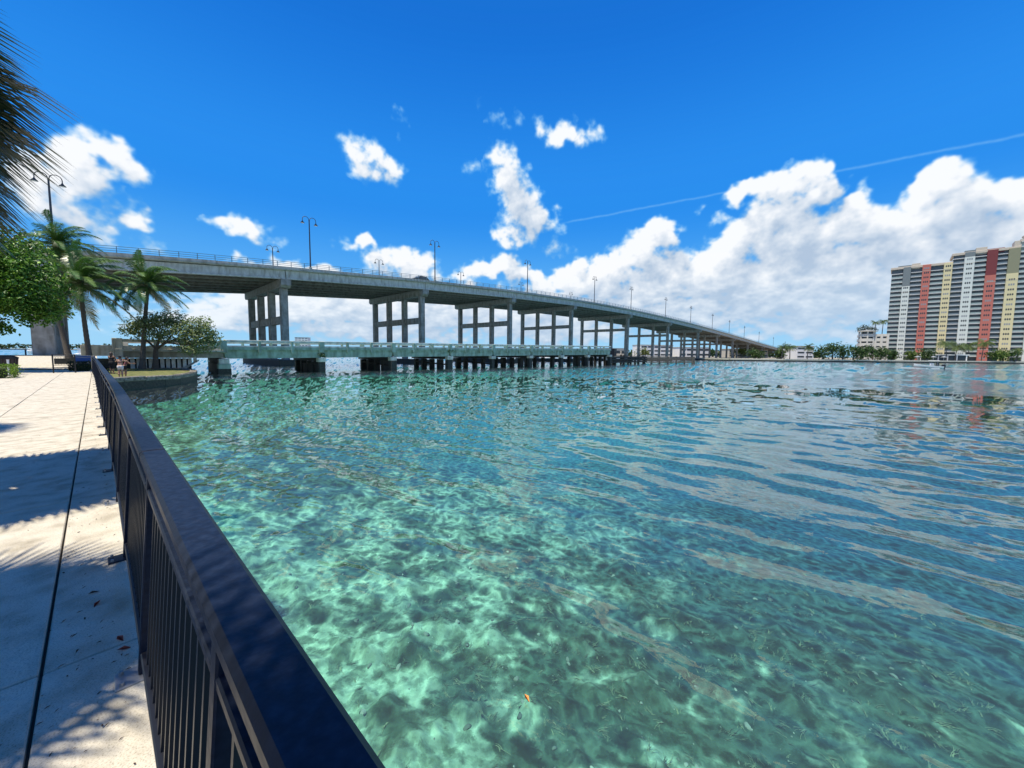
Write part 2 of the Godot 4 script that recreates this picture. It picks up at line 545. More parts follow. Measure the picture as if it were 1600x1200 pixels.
func _materials() -> void:
	M.grain = noise_tex(512, 0.06, 5, 3, [])
	M.speckle = noise_tex(1024, 0.09, 4, 5, [[0.0, lin(0.35, 0.32, 0.28)], [0.22, lin(0.62, 0.60, 0.56)], [0.42, lin(0.90, 0.89, 0.87)], [1.0, lin(1, 1, 1)]])
	M.streak = noise_tex(512, 0.02, 5, 4, [])
	rough("walk_concrete", lin(0.36, 0.325, 0.25), lin(0.57, 0.535, 0.44), lin(0.66, 0.63, 0.535), 2.6, 0.9, 0.9, 21, true, 7, 0.014)
	rough("walk_concrete_pale", lin(0.39, 0.355, 0.275), lin(0.59, 0.555, 0.46), lin(0.68, 0.65, 0.555), 2.2, 0.9, 0.9, 22, true, 7, 0.016)
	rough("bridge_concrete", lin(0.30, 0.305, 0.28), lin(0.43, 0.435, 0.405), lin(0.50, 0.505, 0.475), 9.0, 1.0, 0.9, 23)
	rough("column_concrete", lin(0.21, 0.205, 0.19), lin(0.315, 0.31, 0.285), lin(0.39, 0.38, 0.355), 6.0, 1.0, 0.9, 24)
	rough("girder_concrete_lit", lin(0.38, 0.395, 0.37), lin(0.52, 0.535, 0.505), lin(0.58, 0.595, 0.565), 7.0, 1.0, 0.9, 25)  # lighter copy of the girder concrete, light on the outer face in its colour
	rough("girder_concrete_shaded", lin(0.15, 0.145, 0.13), lin(0.215, 0.21, 0.19), lin(0.27, 0.26, 0.24), 7.0, 1.0, 0.9, 25)  # darker copy, shade under the deck put into the colour
	rough("old_bridge_paint", lin(0.22, 0.31, 0.24), lin(0.35, 0.46, 0.375), lin(0.42, 0.53, 0.44), 4.0, 0.8, 0.85, 26)
	rough("old_rail_paint", lin(0.50, 0.51, 0.43), lin(0.68, 0.68, 0.60), lin(0.75, 0.75, 0.68), 3.0, 0.6, 0.85, 27)
	rough("approach_concrete", lin(0.42, 0.39, 0.30), lin(0.56, 0.53, 0.43), lin(0.63, 0.60, 0.50), 3.0, 0.6, 0.88, 28)
	rough("approach_beam", lin(0.26, 0.23, 0.16), lin(0.37, 0.335, 0.25), lin(0.45, 0.41, 0.32), 3.0, 0.6, 0.88, 29)
	rough("pale_panel", lin(0.50, 0.50, 0.46), lin(0.66, 0.66, 0.61), lin(0.74, 0.73, 0.69), 2.0, 0.5, 0.85, 30)
	rough("marine_timber", lin(0.008, 0.008, 0.008), lin(0.026, 0.024, 0.02), lin(0.06, 0.052, 0.042), 1.5, 1.5, 0.9, 31)
	rough("fender_plank", lin(0.06, 0.05, 0.042), lin(0.12, 0.105, 0.085), lin(0.20, 0.18, 0.155), 2.0, 1.2, 0.9, 32)
	rough("wet_pile", lin(0.012, 0.014, 0.013), lin(0.035, 0.038, 0.034), lin(0.085, 0.085, 0.075), 1.2, 1.5, 0.8, 33)
	rough("seawall_stone", lin(0.07, 0.065, 0.05), lin(0.19, 0.175, 0.14), lin(0.40, 0.375, 0.32), 1.6, 2.5, 0.92, 34)
	rough("seawall_wet", lin(0.012, 0.014, 0.010), lin(0.035, 0.036, 0.028), lin(0.08, 0.075, 0.06), 1.1, 2.0, 0.7, 35)
	rough("lawn", lin(0.055, 0.075, 0.018), lin(0.12, 0.135, 0.035), lin(0.25, 0.22, 0.09), 3.4, 2.0, 0.95, 36)
	rough("mulch", lin(0.10, 0.05, 0.03), lin(0.22, 0.12, 0.08), lin(0.33, 0.20, 0.14), 0.9, 2.0, 0.95, 37)
	rough("far_ground", lin(0.16, 0.15, 0.11), lin(0.28, 0.26, 0.20), lin(0.40, 0.37, 0.30), 8.0, 0.0, 0.95, 38)
	rough("far_seawall", lin(0.30, 0.27, 0.21), lin(0.46, 0.42, 0.34), lin(0.58, 0.54, 0.45), 5.0, 0.0, 0.9, 39)
	rough("palm_bark", lin(0.055, 0.045, 0.038), lin(0.12, 0.105, 0.09), lin(0.20, 0.18, 0.155), 0.6, 1.5, 0.92, 40)
	rough("tree_bark", lin(0.05, 0.038, 0.028), lin(0.11, 0.085, 0.065), lin(0.18, 0.145, 0.11), 0.5, 2.0, 0.92, 41)
	var rail := rough("rail_paint", lin(0.004, 0.007, 0.016), lin(0.007, 0.012, 0.027), lin(0.015, 0.024, 0.046), 0.5, 0.03, 0.5, 42, true, 7, 0.03)
	rail.roughness_texture = noise_tex(512, 0.03, 6, 43, [[0.0, Color(0.75, 0.75, 0.75)], [0.6, Color(0.9, 0.9, 0.9)], [1.0, Color(1, 1, 1)]])
	rail.roughness = 0.5
	for m: StandardMaterial3D in [M.walk_concrete, M.walk_concrete_pale]:
		m.detail_enabled = true
		m.detail_blend_mode = BaseMaterial3D.BLEND_MODE_MUL
		m.detail_uv_layer = BaseMaterial3D.DETAIL_UV_2
		m.uv2_triplanar = true
		m.uv2_world_triplanar = true
		m.uv2_scale = Vector3.ONE / 0.9
		m.detail_albedo = M.speckle
	rail.metallic_specular = 0.33
	M.stain = noise_tex(512, 0.018, 6, 6, [[0.0, lin(0.42, 0.38, 0.32)], [0.36, lin(0.74, 0.72, 0.68)], [0.55, lin(0.97, 0.97, 0.96)], [1.0, lin(1, 1, 1)]])
	for m: StandardMaterial3D in [M.bridge_concrete, M.column_concrete, M.girder_concrete_lit, M.girder_concrete_shaded, M.old_bridge_paint, M.old_rail_paint, M.approach_concrete, M.approach_beam, M.pale_panel]:
		m.detail_enabled = true
		m.detail_blend_mode = BaseMaterial3D.BLEND_MODE_MUL
		m.detail_uv_layer = BaseMaterial3D.DETAIL_UV_2
		m.uv2_triplanar = true
		m.uv2_world_triplanar = true
		m.uv2_scale = Vector3(1.0 / 5.0, 1.0 / 26.0, 1.0 / 5.0)
		m.detail_albedo = M.stain
	plain("rail_dark", lin(0.008, 0.010, 0.016), 0.4)
	plain("galvanised", lin(0.32, 0.33, 0.34), 0.45, 0.6)
	plain("lamp_paint", lin(0.045, 0.05, 0.065), 0.5)
	plain("lamp_lens", lin(0.55, 0.57, 0.58), 0.3)
	plain("bridge_rail_paint", lin(0.12, 0.22, 0.27), 0.5)
	plain("black_metal", lin(0.012, 0.013, 0.015), 0.45)
	plain("white_paint", lin(0.74, 0.75, 0.75), 0.5)
	plain("white_wall", lin(0.72, 0.72, 0.70), 0.7)
	plain("beige_wall", lin(0.50, 0.46, 0.38), 0.8)
	plain("blue_roof", lin(0.12, 0.20, 0.28), 0.6)
	plain("dark_glass", lin(0.035, 0.045, 0.055), 0.15)
	plain("pale_glass", lin(0.22, 0.24, 0.26), 0.3)  # paler glass for some window rows
	plain("tower_glass", lin(0.075, 0.095, 0.11), 0.18)
	plain("tower_cornice", lin(0.50, 0.44, 0.36), 0.8)
	plain("tower_slab", lin(0.46, 0.47, 0.47), 0.7)
	plain("tower_rail", lin(0.26, 0.33, 0.32), 0.25)
	plain("tower_rail_dark", lin(0.14, 0.18, 0.205), 0.2)
	plain("tower_pale", lin(0.56, 0.60, 0.56), 0.8)
	plain("tower_grey", lin(0.15, 0.18, 0.19), 0.8)
	plain("tower_red", lin(0.43, 0.135, 0.105), 0.8)
	plain("tower_maroon", lin(0.16, 0.03, 0.035), 0.8)
	plain("tower_yellow", lin(0.60, 0.53, 0.31), 0.8)
	plain("tower_olive", lin(0.22, 0.22, 0.14), 0.8)
	plain("garage_wall", lin(0.56, 0.54, 0.48), 0.8)
	plain("foam", lin(0.78, 0.80, 0.80), 0.9)
	plain("weed", lin(0.05, 0.09, 0.02), 0.8)
	plain("joint", lin(0.07, 0.062, 0.05), 0.95)
	plain("asphalt", lin(0.05, 0.05, 0.052), 0.95)
	var leaf := plain("leaf", Color.WHITE, 0.5)
	leaf.vertex_color_use_as_albedo = true
	leaf.backlight_enabled = true
	leaf.backlight = Color(0.55, 0.62, 0.2)
	leaf.cull_mode = BaseMaterial3D.CULL_DISABLED
	var frond := plain("frond", Color.WHITE, 0.38)
	frond.vertex_color_use_as_albedo = true
	frond.backlight_enabled = true
	frond.backlight = Color(0.42, 0.5, 0.15)
	frond.cull_mode = BaseMaterial3D.CULL_DISABLED
	var wl := plain("weed_leaf", Color.WHITE, 1.0)
	wl.vertex_color_use_as_albedo = true
	wl.specular_mode = BaseMaterial3D.SPECULAR_DISABLED
	var water := plain("water_surface", Color(1, 1, 1, 0.02), 0.015)
	water.transparency = BaseMaterial3D.TRANSPARENCY_ALPHA
	water.metallic_specular = 0.5
	water.uv1_triplanar = true
	water.uv1_world_triplanar = true
	water.uv1_scale = Vector3.ONE / 1.9
	water.heightmap_enabled = true
	water.heightmap_texture = noise_tex(512, 0.022, 4, 9, [])
	water.heightmap_scale = 0.14
	var wfar: StandardMaterial3D = water.duplicate()
	wfar.roughness = 0.16
	wfar.albedo_color = Color(0.25, 0.85, 0.9, 0.02)
	wfar.heightmap_enabled = false
	M.water_far = wfar
	var bed := plain("seabed", Color.WHITE, 1.0)
	bed.vertex_color_use_as_albedo = true
	bed.metallic_specular = 0.0
	bed.specular_mode = BaseMaterial3D.SPECULAR_DISABLED
	bed.albedo_texture = noise_tex(1024, 0.0065, 7, 50, [[0.0, lin(0.10, 0.15, 0.13)], [0.33, lin(0.20, 0.27, 0.23)], [0.50, lin(0.42, 0.50, 0.44)], [0.66, lin(0.80, 0.90, 0.82)], [1.0, lin(1.0, 1.0, 0.92)]], FastNoiseLite.TYPE_SIMPLEX_SMOOTH, 60.0, FastNoiseLite.FRACTAL_RIDGED)  # warped ridges painted to look like a bed bent by ripples
	bed.uv1_triplanar = true
	bed.uv1_world_triplanar = true
	bed.uv1_scale = Vector3.ONE / 3.1
	bed.detail_enabled = true
	bed.detail_blend_mode = BaseMaterial3D.BLEND_MODE_MUL
	bed.detail_uv_layer = BaseMaterial3D.DETAIL_UV_2
	bed.uv2_triplanar = true
	bed.uv2_world_triplanar = true
	bed.uv2_scale = Vector3.ONE / 2.7
	var lens_cells := FastNoiseLite.new()  # rounded cells painted on the bed to imitate refraction by the ripples
	lens_cells.noise_type = FastNoiseLite.TYPE_CELLULAR
	lens_cells.cellular_return_type = FastNoiseLite.RETURN_DISTANCE2_SUB
	lens_cells.cellular_distance_function = FastNoiseLite.DISTANCE_EUCLIDEAN
	lens_cells.frequency = 0.0085
	lens_cells.fractal_type = FastNoiseLite.FRACTAL_FBM
	lens_cells.fractal_octaves = 4
	lens_cells.fractal_gain = 0.42
	lens_cells.seed = 52
	lens_cells.domain_warp_enabled = true
	lens_cells.domain_warp_amplitude = 46.0
	lens_cells.domain_warp_frequency = 0.011
	lens_cells.domain_warp_fractal_octaves = 3
	var mt := NoiseTexture2D.new()
	mt.width = 1024
	mt.height = 1024
	mt.seamless = true
	mt.noise = lens_cells
	var mg := Gradient.new()
	mg.offsets = PackedFloat32Array([0.0, 0.10, 0.28, 0.5, 0.75, 1.0])
	mg.colors = PackedColorArray([lin(1.0, 1.0, 0.92), lin(0.80, 0.84, 0.74), lin(0.55, 0.60, 0.54), lin(0.42, 0.47, 0.43), lin(0.32, 0.37, 0.33), lin(0.26, 0.30, 0.26)])
	mt.color_ramp = mg
	bed.detail_albedo = mt

# ------------------------------------------------------------------ water
var waves := []

func _wave_list() -> void:
	var r := RandomNumberGenerator.new()
	r.seed = 3
	for i in 56:
		var lam := 0.16 * pow(3.4 / 0.16, pow(float(i) / 55.0, 0.95))
		var spread := 50.0 if lam < 0.6 else 36.0
		var dir := deg_to_rad(41.0 + r.randfn(0.0, spread * 0.6))
		var k := TAU / lam
		var steep := 0.026 if lam < 0.75 else (0.041 if lam < 1.6 else 0.018)
		waves.append([sin(dir) * k, -cos(dir) * k, steep / k * r.randf_range(0.6, 1.4), r.randf() * TAU, lam])

func _water() -> void:
	_wave_list()
	var dists := PackedFloat32Array()
	var d := 0.3
	while d < 2.2:
		dists.append(d)
		d += 0.03
	var inv := 1.0 / 2.2
	while inv > 1.0 / 5500.0:
		dists.append(1.0 / inv)
		inv -= 0.00115 if inv > 0.003 else inv * 0.2
	dists.append(5600.0)
	var az0 := -98.0
	var az1 := 82.0
	var cols := 900
	var n := dists.size()
	var verts := PackedVector3Array()
	var norms := PackedVector3Array()
	verts.resize(n * (cols + 1))
	norms.resize(n * (cols + 1))
	var nw := waves.size()
	var kx := PackedFloat32Array()
	var kz := PackedFloat32Array()
	var am := PackedFloat32Array()
	var ph := PackedFloat32Array()
	var la := PackedFloat32Array()
	for w: Array in waves:
		kx.append(w[0])
		kz.append(w[1])
		am.append(w[2])
		ph.append(w[3])
		la.append(w[4])
	var calm := FastNoiseLite.new()
	calm.frequency = 0.05
	calm.seed = 8
	calm.fractal_octaves = 3
	var wsin := sin(WALK_AZ)
	var wcos := cos(WALK_AZ)
	var work := func(i: int) -> void:
		var r := dists[i]
		var step := 0.03 if i == 0 else dists[i] - dists[i - 1]
		for j in cols + 1:
			var az := deg_to_rad(az0 + (az1 - az0) * j / cols)
			var x := sin(az) * r
			var z := -cos(az) * r
			var y := 0.0
			var gx := 0.0
			var gz := 0.0
			var hx := 0.0
			var hz := 0.0
			for q in nw:
				var t := kx[q] * x + kz[q] * z + ph[q]
				var s := sin(t)
				var c := cos(t)
				# crests a little sharper than troughs
				var keep := clampf(la[q] / (step * 2.0) - 0.6, 0.0, 1.0)
				y += am[q] * keep * (s + 0.18 * s * s)
				var gg := am[q] * c * (1.0 + 0.36 * s)
				if la[q] < 0.75:
					hx += gg * kx[q]
					hz += gg * kz[q]
				else:
					gx += gg * kx[q]
					gz += gg * kz[q]
			var gust := 0.86 + 0.6 * calm.get_noise_2d(x, z)
			var chop := 0.50 + 1.15 * smoothstep(3.0, 12.0, x * wsin - z * wcos) + 0.5 * calm.get_noise_2d(x * 2.0 + 90.0, z * 2.0)
			chop *= lerpf(1.0, 0.85, smoothstep(12.0, 28.0, r))
			# far waves are seen mostly by their gentler tops
			gust *= lerpf(1.0, 0.90, smoothstep(20.0, 110.0, r))
			gx += hx * chop
			gz += hz * chop
			verts[i * (cols + 1) + j] = Vector3(x, WATER + y * gust, z)
			norms[i * (cols + 1) + j] = Vector3(-gx * gust, 1.0, -gz * gust).normalized()
	var job := WorkerThreadPool.add_group_task(work, n)
	WorkerThreadPool.wait_for_group_task_completion(job)
	var idx := PackedInt32Array()
	idx.resize((n - 1) * cols * 6)
	var m := 0
	for i in n - 1:
		for j in cols:
			var a := i * (cols + 1) + j
			var b := a + cols + 1
			idx[m] = a
			idx[m + 1] = b
			idx[m + 2] = b + 1
			idx[m + 3] = a
			idx[m + 4] = b + 1
			idx[m + 5] = a + 1
			m += 6
	# the near sheet is mirror-smooth between its waves; far off the small ripples blur the mirror
	var cut := 0
	while dists[cut] < 42.0:
		cut += 1
	var near := idx.slice(0, cut * cols * 6)
	var far := idx.slice(cut * cols * 6)
	var mesh := _mesh_from(verts, norms, near)
	var arr := []
	arr.resize(Mesh.ARRAY_MAX)
	arr[Mesh.ARRAY_VERTEX] = verts
	arr[Mesh.ARRAY_NORMAL] = norms
	arr[Mesh.ARRAY_INDEX] = far
	mesh.add_surface_from_arrays(Mesh.PRIMITIVE_TRIANGLES, arr)
	mesh.surface_set_material(0, M.water_surface)
	mesh.surface_set_material(1, M.water_far)
	struct(put_mesh(mesh, "water", null))

func _mesh_from(verts: PackedVector3Array, norms: PackedVector3Array, idx: PackedInt32Array, colors := PackedColorArray()) -> ArrayMesh:
	var arr := []
	arr.resize(Mesh.ARRAY_MAX)
	arr[Mesh.ARRAY_VERTEX] = verts
	arr[Mesh.ARRAY_NORMAL] = norms
	arr[Mesh.ARRAY_INDEX] = idx
	if colors.size():
		arr[Mesh.ARRAY_COLOR] = colors
	var mesh := ArrayMesh.new()
	mesh.add_surface_from_arrays(Mesh.PRIMITIVE_TRIANGLES, arr)
	return mesh

# distance along and out from the near seawall, in walk coordinates
func _ra(p: Vector3) -> Vector2:
	var s := sin(WALK_AZ)
	var c := cos(WALK_AZ)
	return Vector2(p.x * c + p.z * s, p.x * s - p.z * c)

var bed_big := FastNoiseLite.new()
var bed_clump := FastNoiseLite.new()
var bed_lump := FastNoiseLite.new()

func _seabed() -> void:
	var dists := PackedFloat32Array()
	var d := 0.5
	while d < 3.0:
		dists.append(d)
		d += 0.045
	var inv := 1.0 / 3.0
	while inv > 1.0 / 5400.0:
		dists.append(1.0 / inv)
		inv -= 0.0017 if inv > 0.005 else inv * 0.25
	dists.append(5600.0)
	var az0 := -98.0
	var az1 := 82.0
	var cols := 520
	var n := dists.size()
	var verts := PackedVector3Array()
	var norms := PackedVector3Array()
	var tints := PackedColorArray()
	verts.resize(n * (cols + 1))
	norms.resize(n * (cols + 1))
	tints.resize(n * (cols + 1))
	var big := bed_big
	big.frequency = 0.07
	big.seed = 31
	big.fractal_octaves = 4
	var clump := bed_clump
	clump.noise_type = FastNoiseLite.TYPE_SIMPLEX_SMOOTH
	clump.frequency = 0.8
	clump.seed = 32
	clump.fractal_octaves = 5
	clump.fractal_gain = 0.6
	var lump := bed_lump
	lump.noise_type = FastNoiseLite.TYPE_SIMPLEX_SMOOTH
	lump.frequency = 0.9
	lump.seed = 33
	lump.fractal_octaves = 4
	var depth_at := func(p: Vector3, ra: Vector2) -> float:
		var out := maxf(ra.x, 0.0)
		var dep := 1.35 + 1.5 * (1.0 - exp(-out / 7.0)) + 5.0 * smoothstep(9.0, 45.0, out)
		# bed raised far out, an invented shoal standing in for missing refraction
		dep = lerpf(dep, 0.55, smoothstep(15.0, 48.0, Vector2(p.x, p.z).length()))
		return dep + big.get_noise_2d(p.x, p.z) * minf(0.35, dep * 0.3)
	var work := func(i: int) -> void:
		var r := dists[i]
		for j in cols + 1:
			var az := deg_to_rad(az0 + (az1 - az0) * j / cols)
			var p := Vector3(sin(az) * r, 0, -cos(az) * r)
			var ra := _ra(p)
			var dep: float = depth_at.call(p, ra)
			var near := clampf(1.0 - r / 30.0, 0.0, 1.0)
			var lm := lump.get_noise_2d(p.x, p.z)
			p.y = WATER - dep + maxf(lm, 0.0) * 0.35 * near
			var g := clump.get_noise_2d(p.x, p.z) + big.get_noise_2d(p.x + 50.0, p.z) * 0.5
			# weed takes over a few metres out from the wall and towards the camera's end of it
			var wall_sand := smoothstep(2.6, 0.6, ra.x) * smoothstep(1.5, 6.0, ra.y)
			var near_weed := smoothstep(6.5, 2.5, ra.y) * 0.24
			var weed := smoothstep(-0.22, 0.26, g + 0.02 + near_weed - wall_sand * 0.55 + smoothstep(2.0, 7.0, ra.x) * 0.12)
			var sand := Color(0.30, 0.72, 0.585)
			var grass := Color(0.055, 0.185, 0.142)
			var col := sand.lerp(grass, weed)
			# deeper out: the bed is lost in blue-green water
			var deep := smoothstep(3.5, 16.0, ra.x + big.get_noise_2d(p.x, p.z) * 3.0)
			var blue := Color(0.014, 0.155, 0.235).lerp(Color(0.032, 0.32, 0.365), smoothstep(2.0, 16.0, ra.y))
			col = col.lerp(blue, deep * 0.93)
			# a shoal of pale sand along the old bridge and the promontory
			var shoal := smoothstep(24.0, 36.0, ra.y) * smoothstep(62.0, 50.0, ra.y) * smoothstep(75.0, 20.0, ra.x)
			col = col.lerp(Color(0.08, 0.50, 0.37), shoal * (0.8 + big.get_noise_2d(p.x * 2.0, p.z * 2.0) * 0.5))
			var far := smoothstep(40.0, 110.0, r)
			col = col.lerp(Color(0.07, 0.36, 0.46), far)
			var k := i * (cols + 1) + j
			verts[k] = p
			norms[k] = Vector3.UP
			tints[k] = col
	var job := WorkerThreadPool.add_group_task(work, n)
	WorkerThreadPool.wait_for_group_task_completion(job)
	for i in range(1, n - 1):
		for j in range(1, cols):
			var k := i * (cols + 1) + j
			var u := verts[k + 1] - verts[k - 1]
			var v := verts[k + cols + 1] - verts[k - cols - 1]
			var nn := u.cross(v).normalized()
			norms[k] = nn if nn.y > 0.0 else -nn
	var idx := PackedInt32Array()
	idx.resize((n - 1) * cols * 6)
	var m := 0
	for i in n - 1:
		for j in cols:
			var a := i * (cols + 1) + j
			var b := a + cols + 1
			idx[m] = a
			idx[m + 1] = b
			idx[m + 2] = b + 1
			idx[m + 3] = a
			idx[m + 4] = b + 1
			idx[m + 5] = a + 1
			m += 6
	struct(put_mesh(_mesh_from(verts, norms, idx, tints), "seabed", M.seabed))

# ------------------------------------------------------------------ land on the camera's side
func land_y(a: float) -> float:
	return 0.72 * smoothstep(41.0, 74.0, a)

func _land() -> void:
	# one sheet under lawn, walk and plaza
	var st := new_st()
	var rs := [-60.0, -30.0, -14.0, -8.0, -5.0, -2.5, 0.04]
	var as_ := [-20.0, -8.0, 0.0, 8.0, 16.0, 24.0, 32.0, 38.0, 42.0, 46.0, 50.0, 55.0, 60.0, 65.0, 70.0, 76.0, 82.0]
	for i in rs.size() - 1:
		for j in as_.size() - 1:
			var y0 := land_y(as_[j]) - 0.16
			var y1 := land_y(as_[j + 1]) - 0.16
			face(st, W(rs[i], as_[j], y0), W(rs[i + 1], as_[j], y0), W(rs[i + 1], as_[j + 1], y1), W(rs[i], as_[j + 1], y1), Vector3.UP)
	struct(put(st, "ground", M.lawn))
	# the plaza beyond the walk: pale concrete rising gently
	st = new_st()
	for j in range(9, as_.size() - 1):
		var y0 := land_y(as_[j])
		var y1 := land_y(as_[j + 1])
		for i in range(1, rs.size() - 1):
			face(st, W(rs[i], as_[j], y0), W(rs[i + 1], as_[j], y0), W(rs[i + 1], as_[j + 1], y1), W(rs[i], as_[j + 1], y1), Vector3.UP)
	for i in range(1, rs.size() - 1):
		face(st, W(rs[i], 82, 0.72), W(rs[i + 1], 82, 0.72), W(rs[i + 1], 82, -4), W(rs[i], 82, -4), W(0, 1) - W(0, 0))
	struct(put(st, "plaza", M.walk_concrete_pale))
	# seawall under the railing
	st = new_st()
	var s2 := new_st()
	for j in 14:
		var a := -18.0 + j * 4.0
		var b := Basis(Vector3.UP, -WALK_AZ)
		box(st, W(0.11, a + 2.0, -0.22), Vector3(0.26, 0.24, 3.98), 0.015, b)
		box(s2, W(0.08, a + 2.0, -2.2), Vector3(0.18, 3.9, 3.99), 0.0, b)
	var wall := put(st, "seawall", M.seawall_stone)
	put(s2, "wall_face", M.seawall_wet, wall)
	tag(wall, "weathered concrete seawall cap under the dark metal railing", "seawall")
	# the promontory: lawn held by a low mossy wall
	var rim := _rim()
	st = new_st()
	var poly := PackedVector2Array(rim)
	var inner := Geometry2D.offset_polygon(poly, -0.42)[0]
	var idx := Geometry2D.triangulate_polygon(inner)
	for i in range(0, idx.size(), 3):
		var p: Array = []
		for q in 3:
			var v := inner[idx[i + q]]
			p.append(W(v.x, v.y, _prom_y(v) - 0.03))
		tri(st, p[0], p[1], p[2], Vector3.UP)
	struct(put(st, "promontory_lawn", M.lawn))
	# scattered earth and litter under the trees
	st = new_st()
	for m: Array in [[2.9, 43.0, 1.3, 1.0], [4.3, 47.0, 1.5, 1.6], [1.6, 42.0, 0.9, 0.8]]:
		var c := Vector2(m[0], m[1])
		var pts := []
		for k in 18:
			var t := TAU * k / 18
			var q := c + Vector2(cos(t) * m[2], sin(t) * m[3]) * rng.randf_range(0.8, 1.2)
			pts.append(W(q.x, q.y, _prom_y(q) - 0.024))
		var mid := W(c.x, c.y, _prom_y(c) - 0.015)
		for k in 18:
			tri(st, mid, pts[k], pts[(k + 1) % 18], Vector3.UP)
	struct(put(st, "bare_earth", M.mulch))
	# the wall round it, in blocks
	var pw := thing("promontory_wall", "low curved mossy stone wall round the grassy point below the trees", "wall")
	var n := rim.size()
	for i in n:
		var p0: Vector2 = rim[i]
		var p1: Vector2 = rim[(i + 1) % n]
		if p0.x < 0.3 and p1.x < 0.3:
			continue
		var len := p0.distance_to(p1)
		var cnt := maxi(1, roundi(len / 1.15))
		for q in cnt:
			var a0 := p0.lerp(p1, float(q) / cnt)
			var a1 := p0.lerp(p1, float(q + 1) / cnt)
			var y := _prom_y((a0 + a1) * 0.5) + rng.randf_range(-0.02, 0.03)
			var d := (W(a1.x, a1.y) - W(a0.x, a0.y))
			var z := d.normalized()
			var bs := Basis(Vector3.UP.cross(z), Vector3.UP, z)
			var out := (Vector2(3.4, 45.0) - (a0 + a1) * 0.5).normalized() * 0.2
			var c := (a0 + a1) * 0.5 + out
			st = new_st()
			box(st, W(c.x, c.y, y - 0.10), Vector3(0.46, 0.30, len / cnt - 0.02), 0.035, bs)
			put(st, "capstone", M.seawall_stone, pw)
		st = new_st()
		bar(st, W(p0.x, p0.y, -1.3) + (W(3.4, 45) - W(p0.x, p0.y)).normalized() * 0.12, W(p1.x, p1.y, -1.3) + (W(3.4, 45) - W(p1.x, p1.y)).normalized() * 0.12, 0.3, 2.1)
		put(st, "wall_face", M.seawall_wet, pw)

func _rim() -> Array:
	return [Vector2(0.2, 33.6), Vector2(0.95, 34.2), Vector2(2.0, 35.2), Vector2(3.1, 36.4), Vector2(4.1, 38.0), Vector2(4.9, 39.9), Vector2(5.6, 42.0), Vector2(6.1, 44.5), Vector2(6.3, 47.2), Vector2(6.1, 49.8), Vector2(5.5, 52.2), Vector2(0.2, 54.0)]

func _prom_y(v: Vector2) -> float:
	return -0.30 + 0.12 * smoothstep(3.5, 0.5, v.x)

# ------------------------------------------------------------------ the walk: slabs with recessed joints
func _walkway() -> void:
	var root := Node3D.new()
	root.name = "walkway"
	add_child(root)
	struct(root)
	root.rotation.y = -WALK_AZ
	var st := new_st()
	box(st, Vector3(-3.0, -0.11, -12.0), Vector3(6.1, 0.16, 68.0))
	put(st, "bedding", M.joint, root)
	var cols := [-6.0, -4.45, -2.9, -1.58, -0.262, 0.20]
	var pitch := 1.575
	for j in 33:
		var a0 := -6.6 + j * pitch
		if a0 > 44.5:
			break
		for i in cols.size() - 1:
			var x0: float = cols[i]
			var x1: float = cols[i + 1]
			if i == cols.size() - 2 and j % 2 == 1:
				continue
			var len := pitch * (2.0 if i == cols.size() - 2 else 1.0)
			st = new_st()
			var drop := rng.randf_range(-0.003, 0.003)
			var bs := Basis(Vector3.RIGHT, rng.randfn(0, 0.0008))
			box(st, Vector3((x0 + x1) * 0.5, -0.04 + drop, -(a0 + len * 0.5)), Vector3(x1 - x0 - 0.014, 0.09, len - 0.012), 0.006, bs)
			put(st, "slab", M.walk_concrete if (i + j * 3) % 4 != 1 else M.walk_concrete_pale, root)

# ------------------------------------------------------------------ seagrass and stones on the near bed
func _bed_height(p: Vector3) -> Array:
	# the same ground as the seabed mesh: [height, weed]
	var ra := _ra(p)
	var out := maxf(ra.x, 0.0)
	var dep: float = 1.35 + 1.5 * (1.0 - exp(-out / 7.0)) + 5.0 * smoothstep(9.0, 45.0, out) + bed_big.get_noise_2d(p.x, p.z) * 0.35
	var near := clampf(1.0 - Vector2(p.x, p.z).length() / 30.0, 0.0, 1.0)
	var h := WATER - dep + maxf(bed_lump.get_noise_2d(p.x, p.z), 0.0) * 0.35 * near
	var g := bed_clump.get_noise_2d(p.x, p.z) + bed_big.get_noise_2d(p.x + 50.0, p.z) * 0.5
	var wall_sand := smoothstep(2.6, 0.6, ra.x) * smoothstep(1.5, 6.0, ra.y)
	var near_weed := smoothstep(6.5, 2.5, ra.y) * 0.24
	return [h, smoothstep(-0.22, 0.26, g + 0.02 + near_weed - wall_sand * 0.55 + smoothstep(2.0, 7.0, ra.x) * 0.12)]

